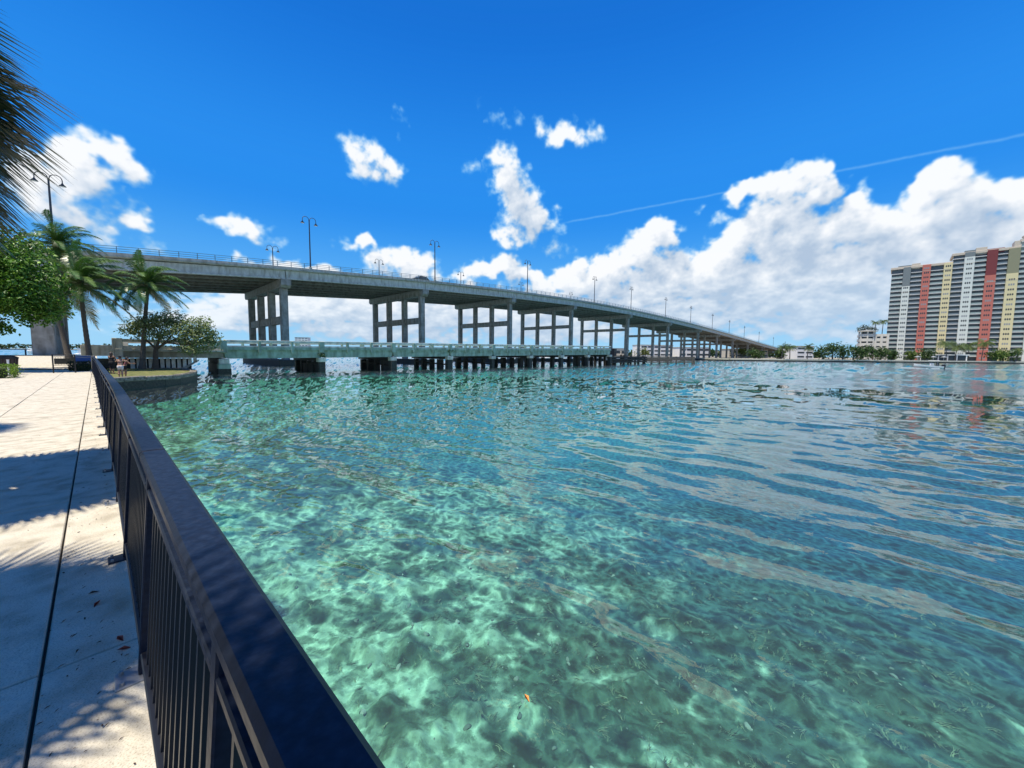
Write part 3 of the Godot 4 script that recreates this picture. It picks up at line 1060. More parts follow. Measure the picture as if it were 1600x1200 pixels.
func _seagrass() -> void:
	var r := RandomNumberGenerator.new()
	r.seed = 91
	var kinds := []
	for kind in 2:
		var st := new_st()
		for k in 7:
			var o := Vector3(r.randf_range(-0.05, 0.05), 0, r.randf_range(-0.03, 0.03))
			var w := Vector3(0, 0.001, 1).rotated(Vector3.UP, r.randfn(0, 0.25)) * r.randf_range(0.003, 0.006)
			var p := o
			var d := Vector3(1.0, r.randf_range(0.25, 0.7), r.randfn(0, 0.3)).normalized()
			var l := r.randf_range(0.07, 0.19)
			for s in 3:
				var q := p + d * l / 3.0
				face(st, p - w, p + w, q + w * 0.8, q - w * 0.8, Vector3.UP)
				p = q
				d = (d + Vector3(0.1, -0.28, r.randfn(0, 0.12))).normalized()
		kinds.append(st.commit())
	# noise combs it into swirls that imitate streaks of ripple refraction
	var comb := FastNoiseLite.new()
	comb.frequency = 0.55
	comb.seed = 41
	comb.noise_type = FastNoiseLite.TYPE_SIMPLEX_SMOOTH
	comb.fractal_octaves = 2
	var patch := FastNoiseLite.new()
	patch.frequency = 1.5
	patch.seed = 42
	patch.noise_type = FastNoiseLite.TYPE_SIMPLEX_SMOOTH
	patch.fractal_octaves = 3
	for kind in 2:
		var pl := []
		var cl := []
		for i in (11000 if kind == 0 else 0):
			var a := r.randf_range(-1.5, 12.0)
			var x := 0.5 + pow(r.randf(), 0.8) * 11.5
			var p := W(x, a)
			var far := Vector2(p.x, p.z).length()
			if p.z > 1.0 or far > 13.0:
				continue
			var b := _bed_height(p)
			var pn := patch.get_noise_2d(p.x, p.z)
			var chance: float = smoothstep(-0.15, 0.25, pn) * (b[1] * 0.9 + 0.10) if kind == 0 else smoothstep(0.0, 0.35, -pn) * 0.35
			if r.randf() > chance * smoothstep(13.0, 6.5, far):
				continue
			p.y = b[0] - 0.004
			var ang := comb.get_noise_2d(p.x, p.z) * 6.0 + r.randfn(0.0, 0.35)
			pl.append(Transform3D(Basis(Vector3.UP, ang).scaled(Vector3.ONE * r.randf_range(0.4, 0.95)), p))
			if kind == 0:
				cl.append(Color(0.030, 0.105, 0.070).lerp(Color(0.11, 0.27, 0.15), pow(r.randf(), 1.6)))
			else:
				cl.append(Color(0.10, 0.30, 0.19).lerp(Color(0.34, 0.58, 0.34), r.randf()))
		if kind == 0:
			scatter("seagrass", kinds[0], M.weed_leaf, pl, cl)
	var st := new_st()
	tube(st, [Vector3(0, -0.4, 0), Vector3(0, -0.25, 0), Vector3(0.08, 0.2, 0), Vector3(0.05, 0.45, 0.05)], [0.5, 0.95, 0.8, 0.25], 7)
	var stone := st.commit()
	var pl := []
	var cl := []
	for i in 700:
		var a := r.randf_range(-1.0, 10.0)
		var x := 0.4 + r.randf() * 9.0
		var p := W(x, a)
		if p.z > 1.0:
			continue
		p.y = _bed_height(p)[0]
		var s := 0.012 + 0.05 * pow(r.randf(), 4.0)
		pl.append(Transform3D(Basis.from_euler(Vector3(r.randf() * 6.0, r.randf() * 6.0, r.randf() * 6.0)).scaled(Vector3(s, s * 0.7, s * 1.2)), p))
		cl.append(Color(0.05, 0.13, 0.10).lerp(Color(0.20, 0.46, 0.35), r.randf() * r.randf()))
	scatter("seabed_stones", stone, M.weed_leaf, pl, cl)

# ------------------------------------------------------------------ the high road bridge (s along it, x < 0 away from us, y above the water)
const HB_AT := Vector3(-40.16, WATER, -68.0)
const HB_AZ := 43.8
const HB_S := [-140.0, -100.0, -60.0, -19.0, -8.6, 1.0, 28.0, 56.7, 86.0, 105.0, 132.0, 170.0, 213.0, 260.0, 323.0, 380.0, 454.0, 500.0]
const HB_Y := [2.0, 5.5, 10.2, 15.2, 16.05, 16.74, 18.46, 19.7, 20.5, 20.75, 20.7, 20.1, 18.94, 17.25, 14.8, 12.6, 10.0, 8.6]

func hb_y(s: float) -> float:
	for i in range(1, HB_S.size()):
		if s <= HB_S[i] or i == HB_S.size() - 1:
			var i0 := maxi(i - 2, 0)
			var i3 := mini(i + 1, HB_S.size() - 1)
			return cubic_interpolate_in_time(HB_Y[i - 1], HB_Y[i], HB_Y[i0], HB_Y[i3], (s - HB_S[i - 1]) / (HB_S[i] - HB_S[i - 1]), HB_S[i] - HB_S[i - 1], HB_S[i0] - HB_S[i - 1], HB_S[i3] - HB_S[i - 1])
	return 0.0

func hb_world(s: float, x: float, y: float) -> Vector3:
	return HB_AT + Basis(Vector3.UP, -deg_to_rad(HB_AZ)) * Vector3(x, y, -s)

# sweeps an outline (x, y above hb_y) along the bridge
func _sweep(st: SurfaceTool, outline: Array, s0: float, s1: float, step: float, ends := true) -> void:
	var n := maxi(1, ceili((s1 - s0) / step))
	for i in n:
		var a := lerpf(s0, s1, float(i) / n)
		var b := lerpf(s0, s1, float(i + 1) / n)
		var ya := hb_y(a)
		var yb := hb_y(b)
		var mid := Vector2()
		for p: Vector2 in outline:
			mid += p / outline.size()
		for k in outline.size():
			var p: Vector2 = outline[k]
			var q: Vector2 = outline[(k + 1) % outline.size()]
			var t := (q - p).normalized()
			var nn := Vector2(t.y, -t.x)
			if nn.dot((p + q) * 0.5 - mid) < 0.0:
				nn = -nn
			face(st, Vector3(p.x, p.y + ya, -a), Vector3(q.x, q.y + ya, -a), Vector3(q.x, q.y + yb, -b), Vector3(p.x, p.y + yb, -b), Vector3(nn.x, nn.y, 0))
	if ends:
		var idx := Geometry2D.triangulate_polygon(PackedVector2Array(outline))
		for e: float in [s0, s1]:
			var y := hb_y(e)
			for i in range(0, idx.size(), 3):
				var p: Array = []
				for q in 3:
					var v: Vector2 = outline[idx[i + q]]
					p.append(Vector3(v.x, v.y + y, -e))
				tri(st, p[0], p[1], p[2], Vector3(0, 0, 1 if e == s0 else -1))

func _highway_bridge() -> void:
	var br := thing("highway_bridge", "long high concrete road bridge on tall four-column piers across the water", "bridge", HB_AT, -deg_to_rad(HB_AZ))
	var piers := [-104.0, -66.0, -27.0, 0.1, 28.1, 56.8, 86.4, 126.2, 167.4, 210.2, 245.3, 281.0, 323.5, 374.0, 437.0, 478.0]
	var girder_x := [1.35, -2.5, -6.4, -10.3, -14.2, -18.1, -21.4, -23.6]
	for i in piers.size() - 1:
		var s0: float = piers[i]
		var s1: float = piers[i + 1]
		var st := new_st()
		_sweep(st, [Vector2(2.1, 0.0), Vector2(2.1, -0.22), Vector2(1.9, -0.32), Vector2(-24.1, -0.32), Vector2(-24.3, 0.0)], s0 + 0.01, s1 - 0.01, 6.0)
		var deck := put(st, "deck_span", M.bridge_concrete, br)
		for gx: float in girder_x:
			st = new_st()
			var ya := hb_y(s0)
			var yb := hb_y(s1)
			bar(st, Vector3(gx, ya - 0.98, -s0 - 0.07), Vector3(gx, yb - 0.98, -s1 + 0.07), 0.42, 1.34)
			bar(st, Vector3(gx, ya - 1.62, -s0 - 0.075), Vector3(gx, yb - 1.62, -s1 + 0.075), 0.66, 0.24)
			put(st, "girder", M.girder_concrete_lit if gx > 0.0 else M.girder_concrete_shaded, deck)  # lit tone on the outer girder, shaded tone on the inner ones
	for i in piers.size():
		var s: float = piers[i]
		var top := hb_y(s) - 1.755
		var st := new_st()
		var big: bool = i == 2
		# the cap: a deep beam whose ends taper up
		var cap := sub("pier", br, Vector3(0, 0, -s))
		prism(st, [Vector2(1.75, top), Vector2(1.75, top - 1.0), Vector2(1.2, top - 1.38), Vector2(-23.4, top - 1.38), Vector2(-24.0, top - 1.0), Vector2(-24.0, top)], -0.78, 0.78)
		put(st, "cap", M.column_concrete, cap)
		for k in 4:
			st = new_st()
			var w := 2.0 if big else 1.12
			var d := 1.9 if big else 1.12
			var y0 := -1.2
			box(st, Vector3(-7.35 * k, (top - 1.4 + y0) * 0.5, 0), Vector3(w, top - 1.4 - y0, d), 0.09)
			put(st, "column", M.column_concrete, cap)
		if i >= 2 and i <= 10 and not big:
			for k in 3:
				st = new_st()
				var drop := 5.4 if i < 7 else 4.6
				box(st, Vector3(-7.35 * k - 3.675, top - 1.4 - drop, 0), Vector3(6.22, 1.35 if i < 6 else 1.1, 0.74), 0.03)
				put(st, "crossbeam", M.column_concrete, cap)
		if i < 12:
			st = new_st()
			box(st, Vector3(-11.0, 0.0, 0), Vector3(26.4, 2.2, 3.2), 0.08)
			put(st, "footing", M.wet_pile, cap)
	for side: float in [1.95, -24.1]:
		var st := new_st()
		_sweep(st, [Vector2(side - 0.12, 0.003), Vector2(side + 0.12, 0.003), Vector2(side + 0.1, 0.3), Vector2(side - 0.1, 0.3)], -60.0, 478.0, 8.0)
		put(st, "kerb", M.bridge_concrete, br)
		st = new_st()
		for h: float in [0.52, 0.80, 1.10]:
			_sweep(st, [Vector2(side - 0.03, h), Vector2(side + 0.03, h), Vector2(side + 0.03, h + 0.055), Vector2(side - 0.03, h + 0.055)], -60.0, 478.0, 8.0)
		var s := -60.0
		while s < 478.0:
			var y := hb_y(s)
			box(st, Vector3(side, y + 0.70, -s), Vector3(0.08, 0.86, 0.08))
			s += 2.1
		stuff(put(st, "railing", M.bridge_rail_paint, br))

func _lamp_post(label: String) -> Node3D:
	var t := thing("lamp_post", label, "lamp post", Vector3.ZERO, 0.0, "double-armed lamp posts on the high bridge")
	var st := new_st()
	box(st, Vector3(0, 0.28, 0), Vector3(0.42, 0.56, 0.42), 0.03)
	put(st, "base", M.bridge_concrete, t)
	st = new_st()
	tube(st, [Vector3(0, 0.55, 0), Vector3(0, 1.2, 0), Vector3(0, 8.6, 0)], [0.16, 0.125, 0.09], 8)
	put(st, "pole", M.lamp_paint, t)
	for sg: float in [-1.0, 1.0]:
		st = new_st()
		var pts := [Vector3(0, 7.6, 0)]
		for k in 9:
			var a := PI * k / 8.0
			pts.append(Vector3(0, 8.65 + sin(a) * 0.52, sg * (0.58 - 0.52 * cos(a))))
		pts.append(Vector3(0, 8.3, sg * 1.1))
		var rad := []
		for k in pts.size():
			rad.append(0.05)
		tube(st, pts, rad, 6)
		put(st, "arm", M.lamp_paint, t)
		st = new_st()
		tube(st, [Vector3(0, 8.34, sg * 1.1), Vector3(0, 8.22, sg * 1.1), Vector3(0, 8.05, sg * 1.1), Vector3(0, 7.98, sg * 1.1)], [0.08, 0.13, 0.30, 0.33], 10)
		var head := put(st, "lamp_head", M.lamp_paint, t)
		st = new_st()
		tube(st, [Vector3(0, 7.975, sg * 1.1), Vector3(0, 7.93, sg * 1.1)], [0.27, 0.18], 10)
		put(st, "lens", M.lamp_lens, head)
	return t

func _lamps_and_cars() -> void:
	var near := [-25.5, 4.0, 30.4, 61.9, 97.3, 124.7, 159.0, 191.8, 228.0, 263.5, 302.5, 350.0, 409.0, 470.0]
	var where := ["leftmost, half behind palm fronds", "just right of the leftmost four-column pier", "above the second tall pier from the left", "above the third tall pier", "between the fourth and fifth tall piers", "above the black timber fender", "first one right of the timber fender", "second right of the timber fender", "third right of the timber fender", "fourth right of the timber fender", "fifth right of the timber fender", "third from the right end of the bridge", "second from the right end of the bridge", "small one by the shore palms"]
	var first: Node3D = null
	for i in near.size():
		var s: float = near[i]
		var label: String = "lamp post on the near bridge edge, " + where[i]
		var at := hb_world(s, 1.95, hb_y(s) + 0.01)
		if first == null:
			first = _lamp_post(label)
			first.position = at
			first.rotation.y = -deg_to_rad(HB_AZ)
		else:
			copy(first, at, -deg_to_rad(HB_AZ), label)
	var far := [5.0, 30.4, 58.6, 87.5, 120.0]
	var fw := ["leftmost of the far row", "second from left, between taller near posts", "third from the left, against bright cloud", "fourth from left, beside a taller near post", "tiny, fifth from the left"]
	for i in far.size():
		var s: float = far[i]
		copy(first, hb_world(s, -24.1, hb_y(s) + 0.01), -deg_to_rad(HB_AZ), "lamp post on the bridge's far edge, " + fw[i])
	# a dark car crossing, only its top above the edge
	var s := 29.3
	var car := thing("dark_car", "dark car driving on the high bridge beside a lamp post", "car", hb_world(s, -1.6, hb_y(s) + 0.02), -deg_to_rad(HB_AZ) + 0.06)
	var st := new_st()
	var side := [Vector2(-2.2, 0.35), Vector2(2.2, 0.35), Vector2(2.25, 0.75), Vector2(1.3, 0.95), Vector2(0.7, 1.5), Vector2(-1.0, 1.52), Vector2(-1.8, 1.0), Vector2(-2.25, 0.95)]
	prism(st, side, -0.88, 0.88)
	var body := put(st, "body", plain("car_paint", lin(0.02, 0.025, 0.03), 0.3), car)
	body.rotation.y = PI / 2
	st = new_st()
	prism(st, [Vector2(1.2, 0.98), Vector2(0.68, 1.42), Vector2(-0.95, 1.44), Vector2(-1.6, 1.02)], -0.89, 0.89)
	var glass := put(st, "window", plain("car_glass", lin(0.05, 0.06, 0.07), 0.08), car)
	glass.rotation.y = PI / 2
	for k in 4:
		st = new_st()
		var z := -1.35 if k < 2 else 1.4
		var x := -0.8 if k % 2 else 0.8
		tube(st, [Vector3(x - 0.11, 0.32, z), Vector3(x + 0.11, 0.32, z)], [0.32, 0.32], 14)
		put(st, "wheel", M.rail_dark, car)

# ------------------------------------------------------------------ the old low bridge
const OB_AT := Vector3(-31.6, WATER, -42.1)
const OB_AZ := 47.0

func ob_y(s: float) -> float:
	return 1.72 + maxf(s, -2.0) * 0.0122

func _old_bridge() -> void:
	var turn := -deg_to_rad(OB_AZ)
	var br := thing("old_low_bridge", "old low concrete bridge, pale green with open railings, on dark pile bents", "bridge", OB_AT, turn)
	var joints := [0.0, 10.0, 19.6, 29.3, 38.4, 48.0, 57.4, 66.6, 75.6]
	for i in joints.size() - 1:
		var s0: float = joints[i]
		var s1: float = joints[i + 1]
		var y0 := ob_y(s0)
		var y1 := ob_y(s1)
		var span := sub("span", br)
		var st := new_st()
		bar(st, Vector3(-5.4, y0 + 1.12, -s0 - 0.02), Vector3(-5.4, y1 + 1.12, -s1 + 0.02), 11.6, 0.34)
		put(st, "deck", M.old_bridge_paint, span)
		# girders with haunched ends: a web whose foot curves up over the bent
		for gx: float in [-0.05, -3.6, -7.2, -10.7]:
			st = new_st()
			var L := s1 - s0 - 0.16
			var slope := (y1 - y0) / (s1 - s0)
			var o := [Vector2(0, 0.95), Vector2(L, 0.95)]
			for k in 5:
				var t := k / 4.0
				o.append(Vector2(L - 0.35 * (1.0 - cos(t * PI / 2)), 0.45 - 0.45 * sin(t * PI / 2)))
			for k in 5:
				var t := 1.0 - k / 4.0
				o.append(Vector2(0.35 * (1.0 - cos(t * PI / 2)), 0.45 - 0.45 * sin(t * PI / 2)))
			for k in o.size():
				o[k] = Vector2(o[k].x, o[k].y + slope * o[k].x)
			prism(st, o, -0.2, 0.2)
			var g := put(st, "girder", M.old_bridge_paint, span)
			g.position = Vector3(gx, y0, -s0 - 0.08)
			g.rotation.y = PI / 2
		for x: float in [0.22, -11.0]:
			st = new_st()
			bar(st, Vector3(x, y0 + 1.92, -s0 - 0.02), Vector3(x, y1 + 1.92, -s1 + 0.02), 0.26, 0.27, 0.02)
			put(st, "top_rail", M.old_rail_paint, span)
			st = new_st()
			bar(st, Vector3(x, y0 + 1.36, -s0 - 0.02), Vector3(x, y1 + 1.36, -s1 + 0.02), 0.22, 0.17, 0.015)
			put(st, "lower_rail", M.old_rail_paint, span)
			for k in range(0, 3):
				var s := lerpf(s0, s1, k / 3.0)
				var y := ob_y(s)
				st = new_st()
				var wide := 0.62 if k == 0 else 0.27
				box(st, Vector3(x + 0.04, y + 1.33, -s), Vector3(0.36, 1.36, wide), 0.025)
				if k > 0:
					box(st, Vector3(x + 0.02, y + 0.60, -s), Vector3(0.3, 0.14, 0.2), 0.02)
				put(st, "rail_post", M.old_bridge_paint, span)
	# pile bents
	for i in joints.size():
		var s: float = joints[i]
		var y := ob_y(s)
		var bent := sub("pile_bent", br, Vector3(0, 0, -s))
		var st := new_st()
		box(st, Vector3(-0.05, y - 0.27, 0), Vector3(0.9, 0.52, 0.95), 0.03)
		put(st, "cap_end", M.old_rail_paint, bent)
		st = new_st()
		box(st, Vector3(-6.1, y - 0.24, 0), Vector3(11.1, 0.46, 0.85), 0.03)
		put(st, "cap", M.wet_pile, bent)
		if i < 1:
			st = new_st()
			box(st, Vector3(-5.7, (y - 0.5) * 0.5 - 0.9, 0), Vector3(10.2, y - 0.5 + 1.8, 1.0), 0.05)
			put(st, "pier_wall", M.wet_pile, bent)
			st = new_st()
			box(st, Vector3(-0.02, (y - 0.53) * 0.5 - 0.9, 0), Vector3(0.95, y - 0.53 + 1.8, 1.15), 0.06)
			put(st, "column", M.old_bridge_paint, bent)
			st = new_st()
			box(st, Vector3(-0.02, -0.4, 0), Vector3(1.02, 2.1, 1.22), 0.06)
			put(st, "column_foot", M.wet_pile, bent)
		else:
			var n := 5
			for k in n:
				st = new_st()
				var x := -0.05 - k * 2.62 + rng.randf_range(-0.1, 0.1)
				var w := rng.randf_range(0.62, 0.92)
				box(st, Vector3(x, (y - 0.5) * 0.5 - 1.4, 0), Vector3(w, y - 0.5 + 2.8, w), 0.06)
				put(st, "pile", M.wet_pile, bent)
			if i == 1:
				for k in 3:
					st = new_st()
					box(st, Vector3(-1.45 - k * 2.7, 0.0, 0.05), Vector3(1.7, 2.0, 0.4), 0.03)
					put(st, "pile_jacket", M.wet_pile, bent)
			elif i > 1 and i < 5:
				st = new_st()
				bar(st, Vector3(0.2, 0.75, 0.32), Vector3(-10.8, 1.1, 0.32), 0.1, 0.24)
				put(st, "brace", M.marine_timber, bent)
	# the shore approach: beige parapet and beam over a panelled wall
	var ap := sub("approach", br)
	var st := new_st()
	box(st, Vector3(-5.4, 2.12, 4.3), Vector3(11.5, 0.62, 8.5), 0.02)
	put(st, "beam", M.approach_beam, ap)
	st = new_st()
	box(st, Vector3(-5.4, 2.55, 4.3), Vector3(11.9, 0.24, 8.55), 0.02)
	put(st, "deck", M.approach_concrete, ap)
	for x: float in [0.25, -11.0]:
		st = new_st()
		box(st, Vector3(x, 2.78, 3.9), Vector3(0.24, 0.36, 7.6), 0.02)
		put(st, "parapet", M.approach_concrete, ap)
		st = new_st()
		box(st, Vector3(x, 3.48, 3.9), Vector3(0.28, 0.27, 7.6), 0.02)
		put(st, "top_rail", M.approach_concrete, ap)
		for z: float in [0.4, 2.9, 5.4]:
			st = new_st()
			box(st, Vector3(x, 3.14, z), Vector3(0.26, 0.42, 0.3), 0.02)
			put(st, "rail_post", M.approach_concrete, ap)
		st = new_st()
		box(st, Vector3(x + 0.02, 2.75, 8.05), Vector3(0.42, 1.86, 0.72), 0.04)
		put(st, "end_post", M.approach_concrete, ap)
		st = new_st()
		box(st, Vector3(x, 2.5, 9.4), Vector3(0.3, 1.0, 2.0), 0.03)
		put(st, "wing_parapet", M.approach_concrete, ap)
	st = new_st()
	box(st, Vector3(-0.55, 0.65, 7.4), Vector3(0.2, 2.2, 9.4))
	put(st, "abutment", M.wet_pile, ap)
	# vertical panels with dark gaps, the last ones cut on the slope
	var z := 7.3
	while z > 2.3:
		st = new_st()
		var low := 0.72 if z > 3.6 else lerpf(0.78, 1.45, (3.6 - z) / 1.3)
		box(st, Vector3(-0.32, (1.78 + low) * 0.5, z - 0.17), Vector3(0.14, 1.78 - low, 0.30), 0.012)
		put(st, "panel", M.pale_panel, ap)
		z -= 0.43
	st = new_st()
	prism(st, [Vector2(-7.4, 0.5), Vector2(-3.4, 0.5), Vector2(-2.1, 1.5), Vector2(-2.1, 1.62), Vector2(-3.5, 0.78), Vector2(-7.4, 0.76)], -0.5, -0.2)
	var sill := put(st, "sill", M.column_concrete, ap)
	sill.rotation.y = PI / 2
	# weeds on two ledges
	for f: Array in [[29.3, 1.55], [10.0, 1.0]]:
		st = new_st()
		for k in 60:
			var c := Vector3(0.35 + rng.randf_range(-0.1, 0.2), ob_y(f[0]) + f[1] - 0.7 + rng.randf_range(-0.25, 0.2), -f[0] + rng.randf_range(-0.45, 0.45))
			var d := Vector3(rng.randf_range(-1, 1), rng.randf_range(-0.3, 1), rng.randf_range(-1, 1)).normalized() * 0.22
			var e := Vector3(rng.randf_range(-1, 1), rng.randf_range(-1, 1), rng.randf_range(-1, 1)).normalized() * 0.09
			face(st, c, c + d * 0.5 + e, c + d, c + d * 0.5 - e, Vector3(1, 1, 0))
		stuff(put(st, "weeds", M.weed, br))

func _fenders() -> void:
	var turn := -deg_to_rad(OB_AZ)
	# a black timber dolphin frame past the end of the low bridge
	var t := thing("timber_fender_frame", "black timber fender frame of piles and rails at the end of the low bridge", "fender", Vector3(23.6, WATER, -97.0), -deg_to_rad(37.5))
	for k in 6:
		for row: float in [0.0, -3.0]:
			var st := new_st()
			var x := row + rng.randf_range(-0.1, 0.1)
			tube(st, [Vector3(x, -2.5, -k * 5.8), Vector3(x, rng.randf_range(2.0, 2.7), -k * 5.8)], [0.36, 0.31], 8)
			put(st, "pile", M.marine_timber, t)
	for h: float in [0.7, 1.35, 2.0]:
		var st := new_st()
		bar(st, Vector3(0.4, h, 0.6), Vector3(0.4, h, -29.8), 0.22, 0.42, 0.02)
		put(st, "rail", M.marine_timber, t)
	var st := new_st()
	bar(st, Vector3(-1.5, 2.35, 0.6), Vector3(-1.5, 2.35, -29.8), 3.2, 0.14)
	put(st, "walkway_deck", M.marine_timber, t)
	for k in 7:
		st = new_st()
		bar(st, Vector3(0.3, 2.4, -k * 4.8), Vector3(0.3, 3.3, -k * 4.8), 0.09, 0.09)
		put(st, "post", M.marine_timber, t)
	st = new_st()
	bar(st, Vector3(0.3, 3.3, 0.2), Vector3(0.3, 3.3, -29.0), 0.07, 0.07)
	put(st, "handrail", M.marine_timber, t)
	var hut := thing("control_box", "black equipment box standing on the timber fender frame", "box", t.position + Basis(Vector3.UP, t.rotation.y) * Vector3(-1.5, 2.43, -8.0), t.rotation.y)
	st = new_st()
	box(st, Vector3(0, 0.85, 0), Vector3(1.3, 1.7, 1.6), 0.04)
	put(st, "cabinet", M.rail_dark, hut)
	st = new_st()
	box(st, Vector3(0, 1.76, 0), Vector3(1.5, 0.12, 1.8), 0.02)
	put(st, "lid", M.rail_dark, hut)
	# white notice on the first pile
	var sg := thing("notice_sign", "small white notice with a dark symbol on the black piles at the low bridge's end", "sign", Vector3(23.3, WATER + 1.75, -94.6), -deg_to_rad(8))
	st = new_st()
	box(st, Vector3(0, 0, 0), Vector3(0.62, 0.86, 0.04), 0.004)
	put(st, "board", M.white_paint, sg)
	st = new_st()
	tube(st, [Vector3(0, 0.12, 0.022), Vector3(0, 0.12, 0.028)], [0.17, 0.17], 12)
	box(st, Vector3(0, -0.25, 0.024), Vector3(0.4, 0.07, 0.006))
	put(st, "symbol", M.rail_dark, sg)
	st = new_st()
	tube(st, [Vector3(0, -3.5, -0.3), Vector3(0, 0.5, -0.3)], [0.26, 0.24], 8)
	put(st, "pile", M.marine_timber, sg)
	# the long plank fender
	t = thing("plank_fender_wall", "long fender wall of weathered horizontal planks right of the black timber frame", "fender", P(41.6, 122.5), -deg_to_rad(82.0))
	for k in 5:
		st = new_st()
		bar(st, Vector3(0.3, 0.42 + k * 0.42, 0.2), Vector3(0.3, 0.42 + k * 0.42, -17.4), 0.16, 0.30, 0.015)
		put(st, "plank", M.fender_plank, t)
	for k in 7:
		st = new_st()
		tube(st, [Vector3(0, -2.0, -k * 2.85), Vector3(0, 2.3, -k * 2.85)], [0.24, 0.22], 8)
		put(st, "pile", M.marine_timber, t)
	for k in 3:
		st = new_st()
		tube(st, [Vector3(0.5, -2.0, -16.9 - k * 0.35), Vector3(0.5 - k * 0.2, 2.35, -16.9 - k * 0.35)], [0.19, 0.17], 8)
		put(st, "end_pile", M.fender_plank, t)

# ------------------------------------------------------------------ foliage helpers
func leaf_mesh(w: float, l: float) -> ArrayMesh:
	# a leaf folded along its midrib, drooping at the tip
	var st := new_st()
	var a := Vector3(0, 0, 0)
	var m := Vector3(0, 0.04 * l, l * 0.5)
	var t := Vector3(0, -0.10 * l, l)
	var e1 := Vector3(w * 0.5, 0.10 * w + 0.03 * l, l * 0.45)
	var e2 := Vector3(-w * 0.5, 0.10 * w + 0.03 * l, l * 0.45)
	face(st, a, e1, t, m, Vector3.UP)
	face(st, a, m, t, e2, Vector3.UP)
	return st.commit()

# leaves through a set of lobes [centre, radii, share]; colours vary leaf by leaf only
func leaf_places(lobes: Array, count: int, size: float, r: RandomNumberGenerator) -> Array:
	var total := 0.0
	for l: Array in lobes:
		total += l[2]
	var out := []
	for l: Array in lobes:
		var n := int(count * l[2] / total)
		# twig tufts: leaves come in clusters with gaps between them
		var tufts := maxi(3, n / 9)
		for k in tufts:
			var d := Vector3(r.randfn(), r.randfn(), r.randfn()).normalized()
			var q := pow(r.randf(), 0.42)
			var rad: Vector3 = l[1]
			var c: Vector3 = l[0] + d * rad * q
			for j in 9:
				var o := Vector3(r.randfn(), r.randfn(), r.randfn()) * size * 0.75
				var up := (d * 0.7 + Vector3(r.randfn(), r.randfn() + 1.0, r.randfn()) * 0.6).normalized()
				var fw := Vector3(r.randfn(), r.randfn() - 0.3, r.randfn())
				fw = (fw - up * fw.dot(up)).normalized()
				var s := r.randf_range(0.7, 1.25)
				out.append(Transform3D(Basis(up.cross(fw), up, fw).scaled(Vector3(s, s, s)), c + o))
	return out

func leaf_colors(n: int, base: Color, light: Color, r: RandomNumberGenerator) -> Array:
	var out := []
	for i in n:
		var c := base.lerp(light, pow(r.randf(), 1.6))
		out.append(c * r.randf_range(0.75, 1.25))
	return out

func broad_tree(called: String, label: String, at: Vector3, lobes: Array, count: int, leaf: Vector2, base: Color, light: Color, trunk: Array, group := "") -> Node3D:
	var t := thing(called, label, "tree", at, 0.0, group)
	var r := RandomNumberGenerator.new()
	r.seed = hash(label)
	for limb: Array in trunk:
		var st := new_st()
		tube(st, limb[0], limb[1], 8)
		put(st, "trunk" if limb == trunk[0] else "limb", M.tree_bark, t)
	var pl := leaf_places(lobes, count, leaf.y, r)
	scatter("crown", leaf_mesh(leaf.x, leaf.y), M.leaf, pl, leaf_colors(pl.size(), base, light, r), t)
	return t

# a small far palm: bent trunk and one crown of ribbed fronds
func far_palm(label: String, at: Vector3, h: float, size: float, lean: Vector2, group := "palms on the far shore") -> Node3D:
	var t := thing("far_palm", label, "palm tree", at, 0.0, group)
	var r := RandomNumberGenerator.new()
	r.seed = hash(label)
	var st := new_st()
	var pts := []
	var rad := []
	for k in 6:
		var q := k / 5.0
		pts.append(Vector3(lean.x * q * q, h * q, lean.y * q * q))
		rad.append(lerpf(0.24, 0.15, q))
	tube(st, pts, rad, 6)
	put(st, "trunk", M.palm_bark, t)
	st = new_st()
	var top: Vector3 = pts[5]
	for k in 22:
		var yaw := TAU * k / 22.0 + r.randf_range(-0.2, 0.2)
		_simple_frond(st, top, yaw, r.randf_range(-0.35, 1.25), size * r.randf_range(0.8, 1.1), r)
	put(st, "crown", M.frond, t)
	return t

func _simple_frond(st: SurfaceTool, at: Vector3, yaw: float, pitch: float, length: float, r: RandomNumberGenerator) -> void:
	var dir := Vector3(cos(yaw) * cos(pitch), sin(pitch), sin(yaw) * cos(pitch))
	var p := at
	var c := Color(0.045, 0.085, 0.022).lerp(Color(0.11, 0.15, 0.045), r.randf())
	st.set_color(c)
	var n := 7
	for i in n:
		var q := p + dir * length / n
		var side := dir.cross(Vector3.UP).normalized()
		var w := length * 0.20 * (0.5 + sin(PI * (i + 1.0) / (n + 1.0)))
		for sg: float in [-1.0, 1.0]:
			# two or three leaflets for each length, hanging from the rib
			for k in 3:
				var b := p.lerp(q, (k + 0.1) / 3.0)
				var b2 := p.lerp(q, (k + 0.75) / 3.0)
				var tip := b.lerp(b2, 0.5) + side * sg * w + dir * w * 0.55 + Vector3(0, -w * r.randf_range(0.5, 1.0), 0)
				tri(st, b, b2, tip, Vector3(side.x * sg * 0.3, 0.9, side.z * sg * 0.3).normalized())
		p = q
		dir = (dir + Vector3(0.05, -0.30, 0.0)).normalized()

# ------------------------------------------------------------------ the far side
const SHORE := [[-1600.0, 980.0], [-900.0, 900.0], [-420.0, 860.0], [-60.0, 640.0], [70.0, 440.0], [104.0, 330.0], [105.0, 228.0], [120.0, 213.0], [145.0, 206.5], [178.0, 212.5], [200.0, 216.0], [225.0, 217.0], [260.0, 219.0], [300.0, 222.0], [380.0, 230.0], [520.0, 250.0]]

